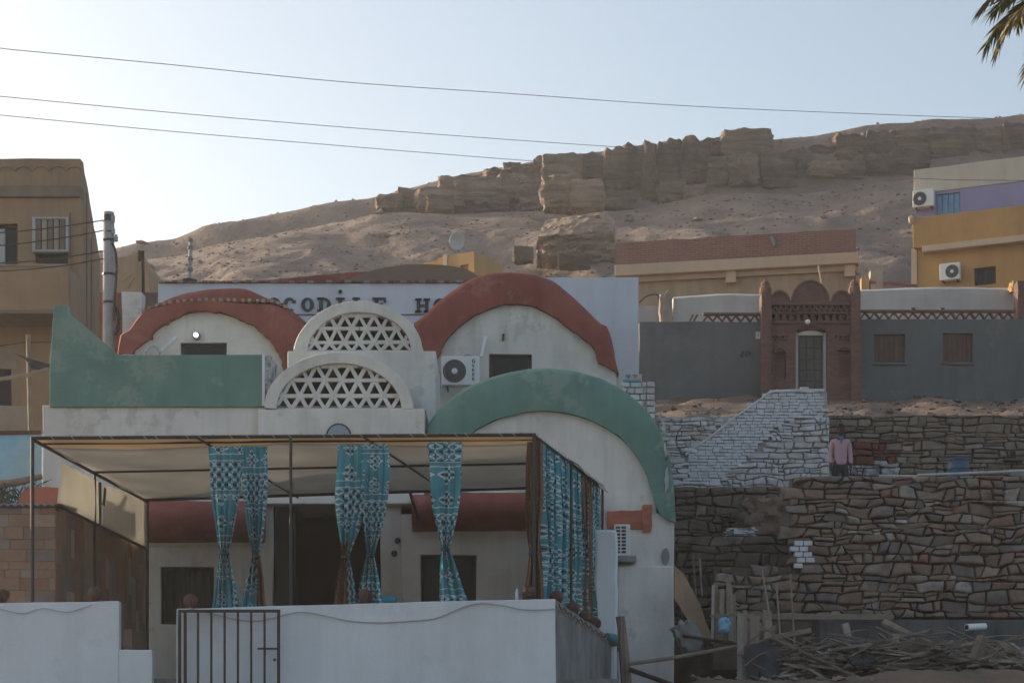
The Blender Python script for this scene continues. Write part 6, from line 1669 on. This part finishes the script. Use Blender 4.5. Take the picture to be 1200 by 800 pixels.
# uncountable heap beneath
hp_ = MB(); q = random.Random(17)
for k in range(700):
    px = q.uniform(905, 1215); d = q.uniform(36.2, 38.4); base = ground_h(X(px,d), d)
    hmax = 1.0*max(.1, sin(pi*min(1, max(0,(px-890)/330)))) if px < 1110 else .5
    z_ = base + q.random()**1.6*hmax; a = q.uniform(-.35,.35) + (q.choice((-.5,.5)) if q.random() < .3 else 0); L = q.uniform(.3,1.3); b_ = q.uniform(-.5,.5)
    c = Vector((X(px,d), d, z_)); dv = Vector((cos(a)*cos(b_), sin(b_), sin(a)*.6))*L/2
    w, h = q.uniform(.03,.10), q.uniform(.015,.05)
    hp_.bar(c-dv, c+dv, w, h)
tag(hp_.build('scrap_wood_heap', plain('old_scrap_wood', (.17,.145,.125), var=.6, vs=3.0, bump=.5, alt=(.34,.30,.26), alt_amt=.8), merge=False), 'tangled heap of grey broken boards and laths at the foot of the rubble wall', 'scrap wood', kind='stuff')
hp_ = MB(); q = random.Random(29)
for k in range(260):
    px = q.uniform(880, 1215); d = q.uniform(36.2, 38.4); base = ground_h(X(px,d), d)
    c = Vector((X(px,d), d, base + .05 + q.random()**1.4*.95)); a, b_ = q.uniform(-.7,.7), q.uniform(-.6,.6); L = q.uniform(.3,1.2)
    dv = Vector((cos(a)*cos(b_), sin(b_), sin(a)*.7))*L/2; bow = Vector((0, q.uniform(-.08,.08), q.uniform(-.1,.14)))*L
    hp_.tube([c-dv, c-dv*.3+bow, c+dv*.4+bow*.8, c+dv], [.012,.011,.009,.005], 4)
tag(hp_.build('twig_tangle', plain('dry_twigs', (.22,.18,.14), var=.5, vs=3, bump=.3), merge=False), 'thin dry sticks tangled over the scrap wood', 'sticks', kind='stuff')
hp_ = MB(); q = random.Random(23)
for k in range(420):
    px = q.uniform(900, 1215); d = q.uniform(36.0, 38.2); s_ = .03 + .13*q.random()**2.5
    pebble(hp_, Vector((X(px,d), d, ground_h(X(px,d), d) + q.random()**1.5*.65)), s_, k+2500)
tag(hp_.build('heap_rubble', STONED, merge=False), 'broken stones and clods caught among the scrap wood', 'rubble', kind='stuff')
hp_ = MB(); q = random.Random(19)
for k in range(500):
    px = q.uniform(760, 1215); d = q.uniform(33.5, 38.5); s_ = .02 + .10*q.random()**3
    pebble(hp_, Vector((X(px,d), d, ground_h(X(px,d), d) + s_*.1)), s_, k+500)
tag(hp_.build('yard_rubble', STONE, merge=False), 'broken stones scattered over the yard', 'rubble', kind='stuff')
mb = MB(); R = []
for j in range(15):
    y_ = 32.4 + 3.6*j/14; R.append([])
    for i in range(61):
        px = 915 + 330*i/60; x_ = X(px, 34.5)
        prof = sin(pi*j/14)**.8*(.25 + .75*sstep(915, 1060, px))
        R[-1].append(Vector((x_, y_, max(1.35, ground_h(x_, y_)-.15) + prof*(.28 + .10*noise.noise(Vector((x_*1.6,y_*1.6,2)))) + .05*noise.noise(Vector((x_*6,y_*6,2))))))
mb.strip(R); o = mb.build('earth_mound', DIRT, smooth=60); o['kind'] = 'structure'

# ------------------------------------------------------------------ palm at the top right, its crown reaching into the picture
pd = 26.0; pc = Vector((X(1290,pd), pd, Z(-12,pd)))
palm = thing('palm_tree', (pc.x+.4, pd, -.2), 'date palm with drooping dry fronds at the top right corner', 'palm tree')
tb = [Vector((pc.x+.4*(1-t)**2, pd, -.4 + (pc.z+.1)*t)) for t in [k/16 for k in range(17)]]
MB().tube(tb, [.26 - .06*k/16 + (.025 if k % 2 else 0) for k in range(17)], 12).build('trunk', PALMT, palm)
q = random.Random(40)
for k in range(84):
    az = 2*pi*k*.381966 + .4; lv = k/84
    el = radians(75 - 120*lv + q.uniform(-8,8)); L = q.uniform(1.5, 2.0)*(1 - .22*lv)
    p = Vector(pc); dirh = Vector((cos(az), sin(az), 0)); pts = [p.copy()]; e = el
    for s_ in range(12):
        p = p + (dirh*cos(e) + Vector((0,0,1))*sin(e))*L/12; pts.append(p.copy()); e -= .10 + .06*lv
    mb = MB().tube(pts, [.022*(1-j/13)+.004 for j in range(13)], 5)
    sd = dirh.cross(Vector((0,0,1)))
    for j in range(2, 12):
        for m_ in range(9):
            b = pts[j].lerp(pts[j+1], m_/9); t_ = (pts[min(j+1,12)]-pts[j-1]).normalized()
            for s_ in (-1, 1):
                ll = .40*(1-.55*abs(j/12-.45))*q.uniform(.7,1.2)
                tip = b + (t_*.8 + sd*s_*.55 + Vector((0,0,-.2-.5*lv)) + Vector((q.uniform(-.25,.25),q.uniform(-.25,.25),q.uniform(-.25,.25)))).normalized()*ll
                mid = b.lerp(tip, .4); w = (tip-b).cross(Vector((q.uniform(-.6,.6),q.uniform(-.6,.6),1))).normalized()*.016
                mb.quad(b-w*.5, mid-w, tip, mid+w)
    mb.build('frond', PALMD if lv > .45 else PALMG, palm, merge=False)

# ------------------------------------------------------------------ haze: the dusty air between here and the cliff
def haze_box():
    m = bpy.data.materials.new('dusty_air'); m.use_nodes = True; nt = m.node_tree; nt.nodes.clear()
    out = nt.nodes.new('ShaderNodeOutputMaterial'); v = nt.nodes.new('ShaderNodeVolumePrincipled')
    v.inputs['Color'].default_value = (.93,.93,.95,1); v.inputs['Density'].default_value = HAZE; v.inputs['Anisotropy'].default_value = .45
    nt.links.new(v.outputs[0], out.inputs['Volume'])
    mb = MB().box(frontal(0), -950, 950, -950, 950, -4, 62)
    o = mb.build('haze', m); tag(o, 'thin dusty haze filling the air', 'haze', kind='stuff')
HAZE = .00055
if HAZE: haze_box()
